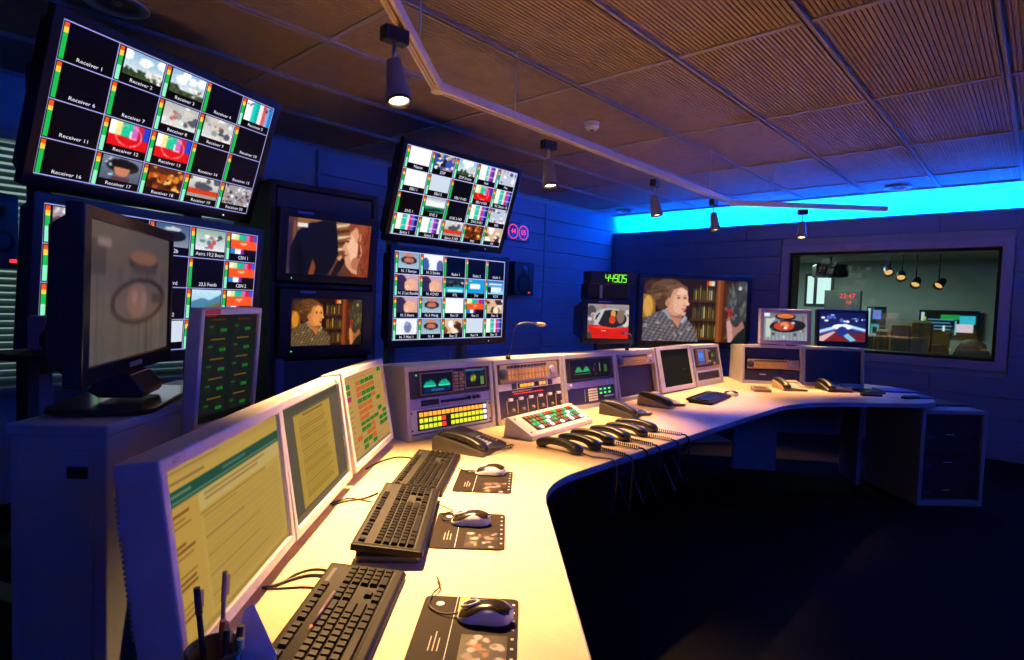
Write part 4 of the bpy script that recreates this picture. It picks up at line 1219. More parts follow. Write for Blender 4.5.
# ================================================================== three desk monitors
def desk_monitor(label, c, az, ti, pic, badge=None):
    o = display('desk_monitor', label, 'monitor', c, az, ti, .46, .287, pic, (.02, .02, .024, .024), .075, M_grey, M_screen_matte, 'grey monitors along the left desk', False, .062)
    MB().box(-.235, .235, .03, .058, .01, .325).build('back_shell', M_grey, o)
    hb_ = .287 + .048
    for k in range(26):
        MB().box(-.215, -.200, .062, .088, .045 + k * .009, .050 + k * .009).build('vent_fin', M_grey, o)
    MB().box(-.205, .205, .060, .086, .04, .285).build('rear_housing', M_dark, o)
    MB().box(-.04, .04, .06, .10, -.143, .2).build('stand_neck', M_dark, o)
    if badge:
        caption(badge, .011, mat('badge_ink', (.12, .10, .25), .5), o, -.205, -.0085, hb_ - .011, 'badge')
    return o
I_ = desk_monitor('nearest grey monitor showing a yellow web page with a teal bar', (-1.123, .463, .939), 44.66, 7.1, pic_web(), 'EIZO')
J_ = desk_monitor('middle grey monitor showing a yellow document between grey margins', (-1.472, .8235, .938), 43.1, 8.5, pic_doc())
K_ = desk_monitor('third grey monitor showing green and orange schedule blocks', (-1.819, 1.215, .944), 40.2, 9.9, pic_plan())
MB().box(.195, .207, -.0095, -.008, .318, .330).build('glowing_green_sticker', emit('glowing_green_sticker', (.03, .6, .25), .5), J_)  # sticker colour is emissive, though it is no lamp

# ================================================================== console housings on the desk
CH = .325
def console(name, label, M, w_, ti=10.0, depth=.34, hgt=CH, mt=None):
    """sloping 19-inch housing; returns the thing and the matrix of its sloping front"""
    mt = mt or M_housing
    t = thing(name, label, 'console', M, 'console housings along the back of the desk')
    s, c = math.sin(math.radians(ti)) * hgt, math.cos(math.radians(ti)) * hgt
    prof = [(0, 0), (s, c), (s + .05, c), (depth, c - .02), (depth, 0)]
    for sg in (-1, 1):
        x = sg * (w_ / 2 - .0105)
        MB().prism(prof, x - .0105, x + .0105, 'x').build('side_panel', mt, t, bevel=.003)
    MB().prism([(s - .002, c - .022), (s + .001, c), (s + .05, c), (depth, c - .02), (depth, c - .035), (s + .05, c - .02)], -w_ / 2 + .021, w_ / 2 - .021, 'x').build('top_panel', mt, t)
    MB().prism([(0, 0), (.004, .024), (depth, .024), (depth, 0)], -w_ / 2 + .021, w_ / 2 - .021, 'x').build('bottom_panel', mt, t)
    MB().box(-w_ / 2 + .021, w_ / 2 - .021, depth - .01, depth, .024, c - .03).build('rear_panel', M_blackmat, t)
    return t, Matrix.Rotation(math.radians(-ti), 4, 'X')

def face(t, A, x0, x1, z0, z1, mt, name, y=.008, th=.02, bevel=.0015):
    return MB().box(x0, x1, y, y + th, z0, z1, A).build(name, mt, t, bevel=bevel)
def pads(t, A, x0, x1, z0, z1, nc, nr, mt, name, y=.008, out=.006, gap=.25, skip=None, parent=None):
    m = MB()
    dx, dz = (x1 - x0) / nc, (z1 - z0) / nr
    for r in range(nr):
        for c in range(nc):
            if skip and not skip(r, c): continue
            m.box(x0 + (c + gap / 2) * dx, x0 + (c + 1 - gap / 2) * dx, y - out, y + .001, z0 + (r + gap / 2) * dz, z0 + (r + 1 - gap / 2) * dz, A)
    return m.build(name, mt, parent or t, kind='stuff') if m.v else None
def knob(t, A, x, z, r, mt=M_dark, y=.008, out=.014):
    return MB().lathe([(r, 0), (r * .95, out * .8), (r * .8, out)], 14, A @ Matrix.Translation((x, y, z)) @ Matrix.Rotation(math.radians(90), 4, 'X')).build('knob', mt, t)
def scr(t, A, x0, x1, z0, z1, pic, y=.005, mt=None):
    fr_ = MB()
    rect_ring(fr_, x0 - .006, x1 + .006, z0 - .006, z1 + .006, .006, .006, .006, .006, y - .004, y + .004)
    b_ = fr_.build('screen_bezel', M_bronze if mt is None else mt, t, A)
    obj('screen', pic_mesh(pic, x1 - x0, z1 - z0), M_screen, t, A @ Matrix.Translation(((x0 + x1) / 2, y, z0)))
def screws(t, A, x, z0, z1):
    for sx in (-x, x):
        for z in (z0, z1):
            MB().lathe([(.005, 0), (.004, .003)], 8, A @ Matrix.Translation((sx, .008, z)) @ Matrix.Rotation(math.radians(90), 4, 'X')).build('screw', M_blackmat, t)

def cons_at(y0, y1, x0=-1.955, x1=-1.955):
    az = -math.degrees(math.atan2(x1 - x0, y1 - y0)) 
    return frame(((x0 + x1) / 2, (y0 + y1) / 2, DZ), az)

# L: waveform monitor, violet strip, lit key panel
t, A = console('console_housing', 'grey console with a green waveform screen over rows of yellow lit keys', cons_at(1.52, 2.052, -1.975, -1.965), .526, 8)
pn = face(t, A, -.246, .246, .185, .300, M_rackp, 'scope_panel')
scr(pn, A, -.175, .005, .200, .288, pic_wave())
scr(pn, A, .085, .215, .208, .290, pic_vector())
pads(pn, A, .012, .075, .195, .290, 2, 6, M_tan, 'scope_keys')
pads(pn, A, .222, .24, .2, .29, 1, 5, M_dark, 'scope_side_keys')
for z in (.235, .27): knob(pn, A, .065, z, .008, M_tan)
MB().lathe([(.004, 0), (.004, .003)], 8, A @ Matrix.Translation((-.2, .006, .285)) @ Matrix.Rotation(math.radians(90), 4, 'X')).build('power_light', M_led_g, pn)
pn = face(t, A, -.246, .246, .138, .182, M_panelb, 'violet_panel')
face(pn, A, -.18, -.08, .146, .172, M_black, 'display_strip', .005, .01)
pads(pn, A, -.07, .1, .15, .165, 9, 1, M_black, 'small_keys')
for x in (.10, .135, .16): knob(pn, A, x, .160, .010, M_black)
pn = face(t, A, -.246, .246, .030, .135, M_panelw, 'key_panel')
face(pn, A, -.205, .215, .040, .128, M_black, 'key_field', .005, .01)
isred = lambda c: c in (6,)
pads(pn, A, -.2, .21, .044, .124, 16, 3, M_led_o, 'amber_keys', .005, .005, .34, lambda r, c: r == 2 and c < 15)
pads(pn, A, -.2, .21, .044, .124, 16, 3, M_led_y, 'yellow_keys', .005, .005, .34, lambda r, c: r < 2 and c not in (5, 6, 15))
pads(pn, A, -.2, .21, .044, .124, 16, 3, M_led_r, 'red_keys', .005, .005, .34, lambda r, c: c == 5 and r in (0, 1))
pads(pn, A, -.2, .21, .044, .124, 16, 3, M_led_w, 'white_keys', .005, .005, .34, lambda r, c: c == 15)
screws(pn, A, .235, .045, .12)

def talk_panel(t, A, z0, z1, x0=-.22, x1=.22):
    pn = face(t, A, x0 - .02, x1 + .02, z0, z1, M_tan, 'talkback_panel', .002, .02)
    h_ = z1 - z0
    pads(pn, A, x0 + .03, x1 - .08, z0 + .1 * h_, z0 + .72 * h_, 12, 2, M_ochre, 'ochre_keys', .002, .006, .22)
    pads(pn, A, x0 + .03, x1 - .08, z0 + .75 * h_, z0 + .95 * h_, 12, 1, M_rackp, 'dark_keys', .002, .004, .3)
    knob(pn, A, x1 - .035, z0 + h_ * .5, .022, M_panelb, .002, .01)
    MB().lathe([(.03, 0), (.028, .003), (.005, .002)], 16, A @ Matrix.Translation((x0 + .0, .001, z0 + h_ * .5)) @ Matrix.Rotation(math.radians(90), 4, 'X')).build('speaker_grille', M_dark, pn)

# M: ochre keys, amber read-out, fader panel
t, A = console('console_housing', 'console with ochre key rows above a black fader panel', cons_at(2.063, 2.635, -1.962, -1.975), .566, 9)
talk_panel(t, A, .205, .300)
pn = face(t, A, -.262, .262, .168, .202, M_panelw, 'readout_panel', .004)
face(pn, A, -.11, .13, .172, .198, M_black, 'readout', .002, .01)
pads(pn, A, -.10, .02, .174, .196, 4, 1, M_led_o, 'amber_lamps', .002, .004)
pads(pn, A, .06, .12, .174, .196, 2, 1, M_led_o, 'amber_lamps', .002, .004)
for x in (-.14, .16): face(pn, A, x - .018, x + .018, .170, .2, M_rackp, 'rocker_switch', .0, .01)
pn = face(t, A, -.262, .262, .030, .166, M_rackp, 'fader_panel', .006)
pads(pn, A, -.15, .10, .140, .150, 16, 1, M_led_r, 'level_lights', .006, .002, .5)
pads(pn, A, -.16, .00, .152, .162, 9, 1, M_ochre, 'small_keys', .006, .003)
for k in range(6):
    x = -.205 + k * .082
    MB().box(x - .0025, x + .0025, .0035, .007, .045, .115, A).build('fader_slot', M_ochre, pn)
    MB().box(x + .012, x + .04, -.006, .007, .112, .126, A).build('fader_cap', M_white, pn, bevel=.002)
    knob(pn, A, x + .04, .065, .008, M_tan, .006)
for k in range(6): face(pn, A, -.24 + k * .083, -.18 + k * .083, .026, .032, M_panelw, 'label_strip', .002, .01)

# N: blue-shadowed scope, keypad
t, A = console('console_housing', 'dim violet console with green trace, white keypad and green lamps', cons_at(2.637, 3.16, -1.972, -1.958), .520, 9)
pn = face(t, A, -.24, .24, .165, .300, M_rackp, 'scope_panel')
scr(pn, A, -.20, .20, .178, .292, pic_scope_small(), mt=M_dark)
pn = face(t, A, -.24, .24, .125, .162, M_panelb, 'violet_panel')
knob(pn, A, .17, .142, .012, M_panelb); knob(pn, A, -.2, .142, .012, M_panelb)
pn = face(t, A, -.24, .24, .030, .122, mat('navy_panel', (.03, .03, .07), .4), 'router_panel')
pads(pn, A, -.04, .05, .038, .115, 4, 5, M_white, 'white_keypad')
pads(pn, A, .065, .20, .068, .115, 3, 2, M_led_g, 'green_lamps', .008, .004, .6)
pads(pn, A, .12, .23, .052, .062, 6, 1, M_white, 'label_strip', .008, .002)
MB().box(-.075, -.07, .006, .009, .04, .115, A).build('divider', M_panelb, pn)

# O: talkback panel above an empty dark bay
t, A = console('console_housing', 'console with a tan key panel over an empty brown bay behind the phones', cons_at(3.168, 3.692), .520, 11)
talk_panel(t, A, .225, .300, -.2, .23)
pn = face(t, A, -.246, .246, .028, .22, mat('brown_blank_panel', (.030, .015, .010), .55), 'blank_panel', .03)
# P: monitor framed like a console
P_ = display('console_monitor', 'pinkish-grey framed console monitor with a dark olive screen', 'monitor', (-1.945 - .045, 3.985, DZ + .008 + .165), 0, 13, .44, .27, (lambda p: (p.rect(.72, .55, .86, .58, (.06, .35, .08)), p.rect(.7, .57, .78, .60, (.05, .3, .07)), p)[-1])(Pic(60, 40, (.085, .088, .07))), (.062, .036, .024, .032), .12, M_grey, M_screen_matte)
MB().box(-.14, .14, .0, .04, .001, .03).build('foot', M_dark, P_)
# Q: scope with blue picture
t, A = console('console_housing', 'console with a small blue picture screen above a dark slot', cons_at(4.28, 4.79), .508, 12)
pn = face(t, A, -.234, .234, .155, .300, M_rackp, 'scope_panel')
bl = Pic(30, 34, (.22, .40, .75)); bl.rect(.15, .2, .8, .6, (.30, .50, .85)); bl.rect(0, .85, 1, 1, (.15, .28, .55))
face(pn, A, -.19, .03, .170, .295, M_bronze, 'scope_frame', .004, .01)
scr(pn, A, -.165, -.05, .185, .282, bl, .002)
pads(pn, A, -.035, .02, .18, .29, 2, 5, M_tan, 'scope_keys', .004)
scr(pn, A, .08, .17, .20, .285, pic_scope_small(), .005, M_dark)
for z in (.19, .275): knob(pn, A, .045, z, .010, M_tan)
knob(pn, A, .12, .17, .012, M_tan)
face(pn, A, -.234, .234, .130, .152, M_tan, 'tan_strip')
fr_ = MB(); rect_ring(fr_, -.234, .234, .03, .128, .03, .03, .018, .018, .006, .02); fr_.build('slot_frame', M_grey, t, A)
face(pn, A, -.21, .21, .045, .112, M_rackp, 'dark_slot', .015)

# S: two-bay console at the right
s0, s1 = Vector((-1.845, 4.885)), Vector((-1.075, 5.525))
e_ = (s1 - s0).normalized()
saz = math.degrees(math.atan2(e_.y, e_.x)) - 90
sm0, sm1 = s0.lerp(s1, .25), s0.lerp(s1, .75)
SW = (s1 - s0).length / 2
t, A = console('console_housing', 'right console bay with an ochre key strip, next to the small box', frame((sm0.x, sm0.y, DZ), saz), SW - .002, 6)
S1 = t
talk_panel(t, A, .125, .205, -.18, .2)
face(t, A, -SW / 2 + .022, SW / 2 - .022, .22, .300, mat('blue_black_panel', (.012, .012, .03), .4), 'blank_panel', .02)
face(t, A, -SW / 2 + .022, SW / 2 - .022, .030, .115, M_rackp, 'drive_unit', .012)
MB().box(-.10, -.05, .009, .013, .075, .083, A).build('label_plate', M_white, t)
t, A = console('console_housing', 'empty dark console bay at the right end under the black monitor', frame((sm1.x, sm1.y, DZ), saz), SW - .002, 6)
face(t, A, -SW / 2 + .022, SW / 2 - .022, .028, .300, mat('blue_black_blank', (.010, .010, .020), .45), 'blank_panel', .025)
CT = DZ + CH * math.cos(math.radians(6))

# gooseneck microphones
def gooseneck(label, pts, foam=True):
    p0 = Vector(pts[0])
    t = thing('gooseneck_microphone', label, 'microphone', Matrix.Translation(p0), 'gooseneck microphones on the consoles')
    q = [Vector(p) - p0 for p in pts]
    c = spline(q, 8)
    MB().tube(c, .004, 6).build('gooseneck', M_black, t)
    d = (c[-1] - c[-2]).normalized()
    MB().tube([c[-1], c[-1] + d * .02, c[-1] + d * .05, c[-1] + d * .06], [.006, .010, .010, .004], 10).build('capsule', M_tan, t)
    MB().lathe([(.014, 0), (.014, .012), (.006, .02)], 12).build('socket', M_black, t)
gooseneck('gooseneck microphone curving over the black fader console', [(-2.04, 2.20, DZ + .320), (-2.03, 2.22, 1.12), (-2.03, 2.23, 1.18), (-2.03, 2.25, 1.235), (-2.02, 2.31, 1.25), (-2.0, 2.37, 1.245)])
gooseneck('gooseneck microphone over the brown bay behind the phones', [(-2.05, 3.38, DZ + .318), (-2.04, 3.41, 1.10), (-2.05, 3.43, 1.14), (-2.04, 3.39, 1.17), (-2.02, 3.30, 1.175)])

# ================================================================== screens beyond the consoles
T_ = display('television', 'large black television beyond the consoles showing two people in a bar', 'television', (-2.612, 5.577, 1.328), -38.4, 0, 1.116, .628, pic_bar(), (.05, .05, .045, .07), .1)
MB().lathe([(.006, 0), (.006, .003)], 8, Matrix.Translation((.40, -.009, .03)) @ Matrix.Rotation(math.radians(90), 4, 'X')).build('power_light', M_led_g, T_)
MB().box(-.12, .12, .09, .16, -.92, .30).build('stand_column', M_blackmat, T_)
MB().box(-.40, .40, -.15, .35, -.944, -.92).build('stand_base', M_blackmat, T_, bevel=.004)
U_ = display('picture_monitor', 'small black monitor showing a red car, under the green digits', 'monitor', (-2.554, 3.91, 1.226), -37.8, 1.5, .34, .27, pic_car(), (.045, .04, .04, .04), .3)
MB().box(-.09, .02, -.0095, -.008, .325, .335).build('tally_plate', mat('tally_blue_small', (.12, .14, .55), .4), U_)
MB().box(-.05, .05, .1, .2, -1.035, .0).build('stand_column', M_blackmat, U_)
MB().box(-.2, .2, -.02, .32, -1.05, -1.03).build('stand_base', M_blackmat, U_)
cb = thing('digital_clock', 'black unit with green digits 44905 on top of the car monitor', 'clock', frame((-2.554, 3.91, 1.402), -37.8))
MB().box(-.17, .17, .02, .22, 0, .12).build('housing', M_blackmat, cb, bevel=.004)
MB().box(-.16, .20, .0, .2, .12, .22).build('readout_box', M_black, cb, bevel=.004)
MB().box(-.075, -.055, .005, .021, .005, .11).build('switch_strip', M_panelb, cb)
# seven-segment digits
SEG = {'4': 'bcfg', '9': 'abcdfg', '0': 'abcdef', '5': 'acdfg'}
def seven(parent, s, x0, z0, w_, h_, mt, y=-.002):
    for i, ch in enumerate(s):
        m = MB()
        x = x0 + i * w_ * 1.42
        th = w_ * .2
        sh = lambda z: z * .10
        def seg(ax, az_, bx, bz):
            if az_ == bz: m.add([(x + ax + sh(az_), y, z0 + az_ - th / 2), (x + bx + sh(bz), y, z0 + bz - th / 2), (x + bx + sh(bz), y, z0 + bz + th / 2), (x + ax + sh(az_), y, z0 + az_ + th / 2)], [(0, 1, 2, 3)])
            else: m.add([(x + ax - th / 2 + sh(az_), y, z0 + az_), (x + ax + th / 2 + sh(az_), y, z0 + az_), (x + bx + th / 2 + sh(bz), y, z0 + bz), (x + bx - th / 2 + sh(bz), y, z0 + bz)], [(0, 1, 2, 3)])
        P = dict(a=(0, h_, w_, h_), d=(0, 0, w_, 0), g=(0, h_ / 2, w_, h_ / 2), f=(0, h_ / 2, 0, h_), e=(0, 0, 0, h_ / 2), b=(w_, h_ / 2, w_, h_), c=(w_, 0, w_, h_ / 2))
        for k in SEG[ch]: seg(*P[k])
        m.build('digit', mt, parent)
seven(cb, '44905', -.04, .138, .026, .058, M_led_lime)

def on_console(label, c, fm, pic, bez, w_=.36, h_=.225, az=-46.0):
    o = display('picture_monitor', label, 'monitor', c, az, 4, w_, h_, pic, bez, .06, fm)
    MB().box(-.10, .10, .03, .10, .004, .012).build('foot', M_black, o, bevel=.003)
    return o
on_console('violet-grey monitor showing a rear-view mirror, on the right console', (-1.605, 5.145, 1.222), M_panelb, pic_mirror(), (.034, .034, .036, .036), .362, .225, -47.5)
on_console('black monitor showing a blue studio with a round table, on the right console', (-1.240, 5.415, 1.238), M_bezel, pic_studio(), (.022, .022, .022, .045), .385, .242, -47)

# ================================================================== telephones and handsets
def handset_rings(L=.225):
    """arched receiver lying along +Y, earpiece lobe at both ends"""
    rr = []
    n = 14
    for i in range(n + 1):
        s = i / n
        y = (s - .5) * L
        lob = max(math.exp(-((s - .10) / .12) ** 2), math.exp(-((s - .90) / .12) ** 2))
        arch = .016 * (1 - (2 * s - 1) ** 2) + .020
        w_ = .023 + .006 * lob
        top = arch + .014
        bot = max(.001, arch - .014 - .018 * lob)
        if i in (0, n): w_ *= .55; top -= .006; bot += .006
        zc, hz = (top + bot) / 2, (top - bot) / 2
        rr.append([(w_ * math.copysign(abs(math.cos(a)) ** .6, math.cos(a)), y, zc + hz * math.copysign(abs(math.sin(a)) ** .6, math.sin(a))) for a in [2 * math.pi * k / 12 for k in range(12)]])
    return rr
hs_mesh = MB().rings(handset_rings()).mesh('receiver')
ear_mesh = MB().lathe([(.017, 0), (.016, -.004), (.008, -.005)], 14).mesh('ear_cap')

def coil(p0, p1, turns=14, r=.008, sag=.0, th=.0022):
    p0, p1 = Vector(p0), Vector(p1)
    d = (p1 - p0)
    e1 = d.normalized()
    a = e1.cross(Vector((0, 0, 1)))
    a = a.normalized() if a.length > .01 else Vector((1, 0, 0))
    b = e1.cross(a)
    out = []
    N = turns * 8
    for i in range(N + 1):
        s = i / N
        an = 2 * math.pi * turns * s
        out.append(p0 + d * s + Vector((0, 0, -sag * 4 * s * (1 - s))) + a * r * math.cos(an) + b * r * math.sin(an))
    return MB().tube(out, th, 5)

def telephone(label, x, y, rz, body=None, w_=.19, dp=.21, hs=True):
    body = body or M_dark
    t = thing('telephone', label, 'telephone', place(x, y, DZ, rz), 'desk telephones')
    prof = [(-dp / 2, 0), (-dp / 2, .016), (-dp / 2 + .02, .024), (dp / 2 - .05, .058), (dp / 2 - .01, .064), (dp / 2, .054), (dp / 2, 0)]
    MB().prism(prof, -w_ / 2, w_ / 2, 'x').build('base', body, t, bevel=.005)
    sl_ = math.degrees(math.atan2(.034, dp - .07))
    A = Matrix.Translation((0, -dp / 2 + .02, .0245)) @ Matrix.Rotation(math.radians(sl_), 4, 'X')
    kx = -w_ / 2 + .085
    for r in range(4):
        for c in range(3):
            MB().box(kx + c * .019, kx + .013 + c * .019, .012 + r * .017, .022 + r * .017, 0, .004, A).build('key', M_panelw, t)
    for r in range(5):
        MB().box(w_ / 2 - .042, w_ / 2 - .012, .012 + r * .017, .021 + r * .017, 0, .003, A).build('memory_key', M_tan, t)
    MB().box(kx, w_ / 2 - .012, .095, .128, -.001, .004, A).build('display', mat('phone_lcd', (.16, .17, .13), .25), t)
    MB().box(kx, w_ / 2 - .05, .084, .091, 0, .002, A).build('label_strip', M_white, t)
    H = Matrix.Translation((-w_ / 2 + .036, .0, .028)) @ Matrix.Rotation(math.radians(sl_ * .8), 4, 'X')
    h_ = obj('handset', hs_mesh, M_black, t, H)
    h_['label'] = 'black curved handset resting on the telephone'
    for s in (-1, 1):
        MB().box(-w_ / 2 + .012, -w_ / 2 + .06, s * .07 - .02, s * .07 + .02, .02, .038 + s * .012).build('cradle', M_black, t)
    coil((-w_ / 2 + .03, -dp / 2 + .0, .028), (w_ / 2 - .02, -dp / 2 - .035, .012), 16, .007, .004).build('coiled_cord', M_cord, t)
    return t
telephone('black telephone with pale keys in front of the yellow lit console', -1.745, 1.665, 108, M_dark, .22, .24)
telephone('dark telephone in front of the dim violet console', -1.735, 2.845, 97, M_dark)
telephone('brown-lit telephone right of the dark one, before the brown bay', -1.755, 3.30, 94, M_tan)
telephone('telephone in front of the ochre key strip on the right desk', -1.455, 4.84, 42, M_tan)
telephone('telephone furthest right on the desk under the black monitor', -1.205, 5.10, 42, M_dark)

ORD = ['nearest of six loose handsets in a row', 'second of six loose handsets from the key box', 'third of six loose handsets from the near end', 'fourth of six loose handsets from the near end', 'fifth of six loose handsets, next to last', 'last of six loose handsets by the dark telephone']
for k in range(6):
    y = 1.925 + k * .128
    x = -1.475 + .012 * math.sin(k * 2.1)
    rz = 88 + [4, -2, 3, -4, 2, 6][k]
    t = thing('loose_handset', 'black ' + ORD[k], 'handset', place(x, y, DZ + .001, rz), 'loose handsets lying on the desk')
    obj('receiver', hs_mesh, M_black, t)
    for s in (-1, 1):
        obj('ear_cap', ear_mesh, M_dark, t, Matrix.Translation((0, s * .090, .0055)))
    yy = -.11
    for j in range(4):
        MB().box(-.010 + j * .006, -.007 + j * .006, -.085, -.068, .036, .0395).build('grille_slot', M_tan, t)
    if k in (0,):
        cp = [(0, yy, .012), (.0, yy - .05, .006), (.012, -.20, .006), (.018, -.256, .004), (.02, -.272, -.05), (.01, -.27, -.16)]
        MB().tube(spline(cp, 7), .0035, 6).build('cord', M_cord, t)
    else:
        coil((0, yy, .012), (.01, -.235, .010), 13, .008).build('coiled_cord', M_cord, t)
        cp = [(.01, -.233, .010), (.012, -.258, .006), (.012, -.275, -.03), (.0, -.275, -.16 - .02 * (k % 3)), (.03, -.25, -.22), (.05, -.18, -.12)]
        MB().tube(spline(cp, 7), .0045, 6).build('hanging_cord', M_cord, t)

# key box in front of the fader console
t = thing('key_box', 'white sloping key box with rows of green and red keys', 'control panel', place(-1.755, 2.225, DZ, 96))
BL = .56
MB().prism([(-.075, 0), (-.075, .022), (.055, .085), (.075, .085), (.085, 0)], -BL / 2, BL / 2, 'x').build('housing', M_white, t, bevel=.003)
A = Matrix.Translation((0, -.072, .0245)) @ Matrix.Rotation(math.atan2(.063, .13), 4, 'X')
MB().box(-.20, .235, .022, .128, -.002, .0008, A).build('key_field', M_rackp, t)
gm, rm, wm, om = M_led_g, mat('red_key', (.35, .02, .02), .4), M_white, mat('brown_key', (.20, .09, .05), .4)
kg = emit('green_key', (.05, .55, .16), .7)
for r in range(4):
    for c in range(14):
        x = -.194 + c * .0305
        mt = om
        if r == 3: mt = rm if c in (12, 13, 9, 6) else (kg if c in (4, 8, 11) else om)
        elif r == 2: mt = kg if c in (1, 4, 6, 7, 10, 12, 13) else (M_led_w if c in (5, 11) else om)
        elif r == 1: mt = kg if c in (0, 1, 3, 6, 9, 11, 13) else (M_led_w if c in (4, 10) else om)
        else: mt = M_led_w if c in (1, 4, 7, 10, 13) else om
        MB().box(x, x + .023, .027 + r * .0255, .045 + r * .0255, 0, .006, A).build('key', mt, t)
for sx in (-.255, .262):
    for y in (.02, .125):
        MB().lathe([(.005, 0), (.004, .002)], 8, A @ Matrix.Translation((sx, y, .001))).build('screw', M_dark, t)

# ================================================================== keyboards
U = .0188
def key_rows():
    """(x, y, width) of every key of a full keyboard, origin at its centre"""
    ks = []
    X0 = -.2130
    yrow = lambda r: -.058 + r * U
    # function row
    ks.append((X0, .0555, 1))
    for g_ in range(3):
        for k in range(4): ks.append((X0 + (2 + g_ * 4.5 + k) * U, .0555, 1))
    lay = {4: [1] * 13 + [2], 3: [1.5] + [1] * 12 + [1.5], 2: [1.75] + [1] * 11 + [2.25], 1: [1.25] + [1] * 11 + [2.75], 0: [1.5, 1.25, 1.25, 6.25, 1.25, 1.25, 1.0, 1.25]}
    for r, ws in lay.items():
        x = X0
        for w_ in ws:
            ks.append((x, yrow(r), w_)); x += w_ * U
    for c in range(3):
        ks += [(X0 + (15.35 + c) * U, .0555, 1), (X0 + (15.35 + c) * U, yrow(4), 1), (X0 + (15.35 + c) * U, yrow(3), 1), (X0 + (15.35 + c) * U, yrow(0), 1)]
    ks.append((X0 + 16.35 * U, yrow(1), 1))
    for c in range(4):
        for r in range(1, 5): ks.append((X0 + (18.7 + c) * U, yrow(r), 1))
    ks += [(X0 + 18.7 * U, yrow(0), 2), (X0 + 20.7 * U, yrow(0), 1), (X0 + 21.7 * U, yrow(0), 1)]
    return ks
_km = {}
def key_mesh(w_):
    if w_ not in _km:
        L, D = w_ * U - .0016, U - .0018
        m = MB()
        i_ = .0022
        m.rings([[(0, 0, 0), (L, 0, 0), (L, D, 0), (0, D, 0)], [(i_, i_ * .8, .0075), (L - i_, i_ * .8, .0075), (L - i_, D - i_ * 1.4, .0085), (i_, D - i_ * 1.4, .0085)]], smooth=False)
        _km[w_] = m.mesh('key')
    return _km[w_]
KEYS = key_rows()
def keyboard(label, x, y, rz, z=DZ, pitch=4.0, lift=.0):
    t = thing('keyboard', label, 'keyboard', place(x, y, z, rz), 'black computer keyboards')
    A = Matrix.Translation((0, -.082, .0)) @ Matrix.Rotation(math.radians(pitch), 4, 'X') @ Matrix.Translation((0, .082, 0))
    MB().prism([(-.084, .002), (-.084, .012), (-.078, .017), (.070, .019), (.084, .019), (.084, .002)], -.228, .228, 'x', A).build('base', M_kb, t, bevel=.003)
    MB().prism([(-.064, .0165), (-.064, .018), (.078, .020), (.078, .0185)], -.218, .214, 'x', A).build('key_well', M_rubber, t)
    for kx, ky, kw in KEYS:
        obj('key', key_mesh(kw), M_key, t, A @ Matrix.Translation((kx, ky - .001, .0178)))
    MB().box(.14, .20, .062, .070, .019, .0205, A).build('indicator_strip', M_dark, t)
    for s in (-1, 1):
        MB().box(s * .19 - .012, s * .19 + .012, .062, .074, 0, .012).build('foot', M_kb, t)
    return t
KB = [keyboard('nearest black keyboard with a pencil lying on it', -.921, .553, 131.5),
      keyboard('middle black keyboard propped on a flat black box', -1.245, .940, 134.8, DZ + .019, 5.5),
      keyboard('third black keyboard next to the large telephone', -1.570, 1.300, 130)]
keyboard('small black keyboard on the far desk before the olive monitor', -1.64, 3.78, 97)
kbx = MB().prism(rrect(-.20, .19, -.075, .075, .01), 0, .018).build('flat_box', M_dark, M=place(-1.238, .932, DZ, 134.8), bevel=.003)
tag(kbx, 'flat black box under the middle keyboard', 'box')

# pencil on the nearest keyboard
pc = thing('pencil', 'grey pencil lying across the nearest keyboard', 'pencil', place(-.963, .555, DZ + .0372, 131))
MB().tube([(-.065, 0, 0), (.055, 0, .0)], .0036, 6).build('shaft', mat('pencil_mauve', (.16, .11, .13), .35), pc)
MB().tube([(-.065, 0, 0), (-.078, 0, 0)], [.0036, .0006], 6).build('tip', mat('pencil_tip', (.55, .25, .12), .6), pc)

# ================================================================== mouse pads and mice
def mouse_pad(label, x, y, rz):
    t = thing('mouse_pad', label, 'mouse pad', place(x, y, DZ, rz), 'printed mouse pads')
    MB().prism(rrect(-.125, .115, -.096, .096, .012), .0, .003).build('mat', mat('pad_brown_black', (.020, .015, .013), .55, spec=.08), t)
    Z = .0034
    MB().box(.058, .113, .004, .024, .003, Z).build('green_bar', mat('pad_olive', (.36, .37, .06), .5), t)
    MB().box(-.12, .113, .0285, .030, .003, Z).build('line', M_silver, t)
    MB().lathe([(.0085, .003), (.0085, Z)], 18, Matrix.Translation((.085, .062, 0)) @ Matrix.Diagonal((1, 1, 1, 1))).build('round_logo', M_silver, t)
    for k, (yy, L) in enumerate([(.060, .045), (.052, .060), (.044, .040)]):
        MB().box(-.075, -.075 + L, yy, yy + .0022, .003, Z).build('print_line', mat('pad_print', (.30, .27, .26), .5), t)
    # printed picture of people at the lower right
    pr = Pic(40, 30, (.06, .045, .04))
    pr.specks(34, [(.42, .36, .36), (.62, .58, .60), (.2, .12, .1), (.55, .30, .24), (.16, .11, .1)], .04, .10, .05, .1, .95, .95); pr.rect(.1, .3, .3, .36, (.6, .45, .2)); pr.blur(1)
    me = pic_mesh(pr, .10, .085, 'printed_picture')
    mt = bpy.data.materials.get('pad_picture')
    if mt is None:
        mt = mat('pad_picture', (.2, .2, .2), .4)
        at = mt.node_tree.nodes.new('ShaderNodeAttribute'); at.attribute_name = 'picture'
        mt.node_tree.links.new(at.outputs['Color'], mt.node_tree.nodes['Principled BSDF'].inputs['Base Color'])
    obj('printed_picture', me, mt, t, Matrix.Translation((-.070, -.078, Z)) @ Matrix.Rotation(math.radians(-90), 4, 'X'))
    for k in range(7):
        MB().box(.088 - k * .03, .094 - k * .03, -.0895, -.084, .003, Z).build('print_mark', M_silver, t)
    return t
mouse_pad('nearest printed mouse pad at the bottom edge', -.768, .738, 131)
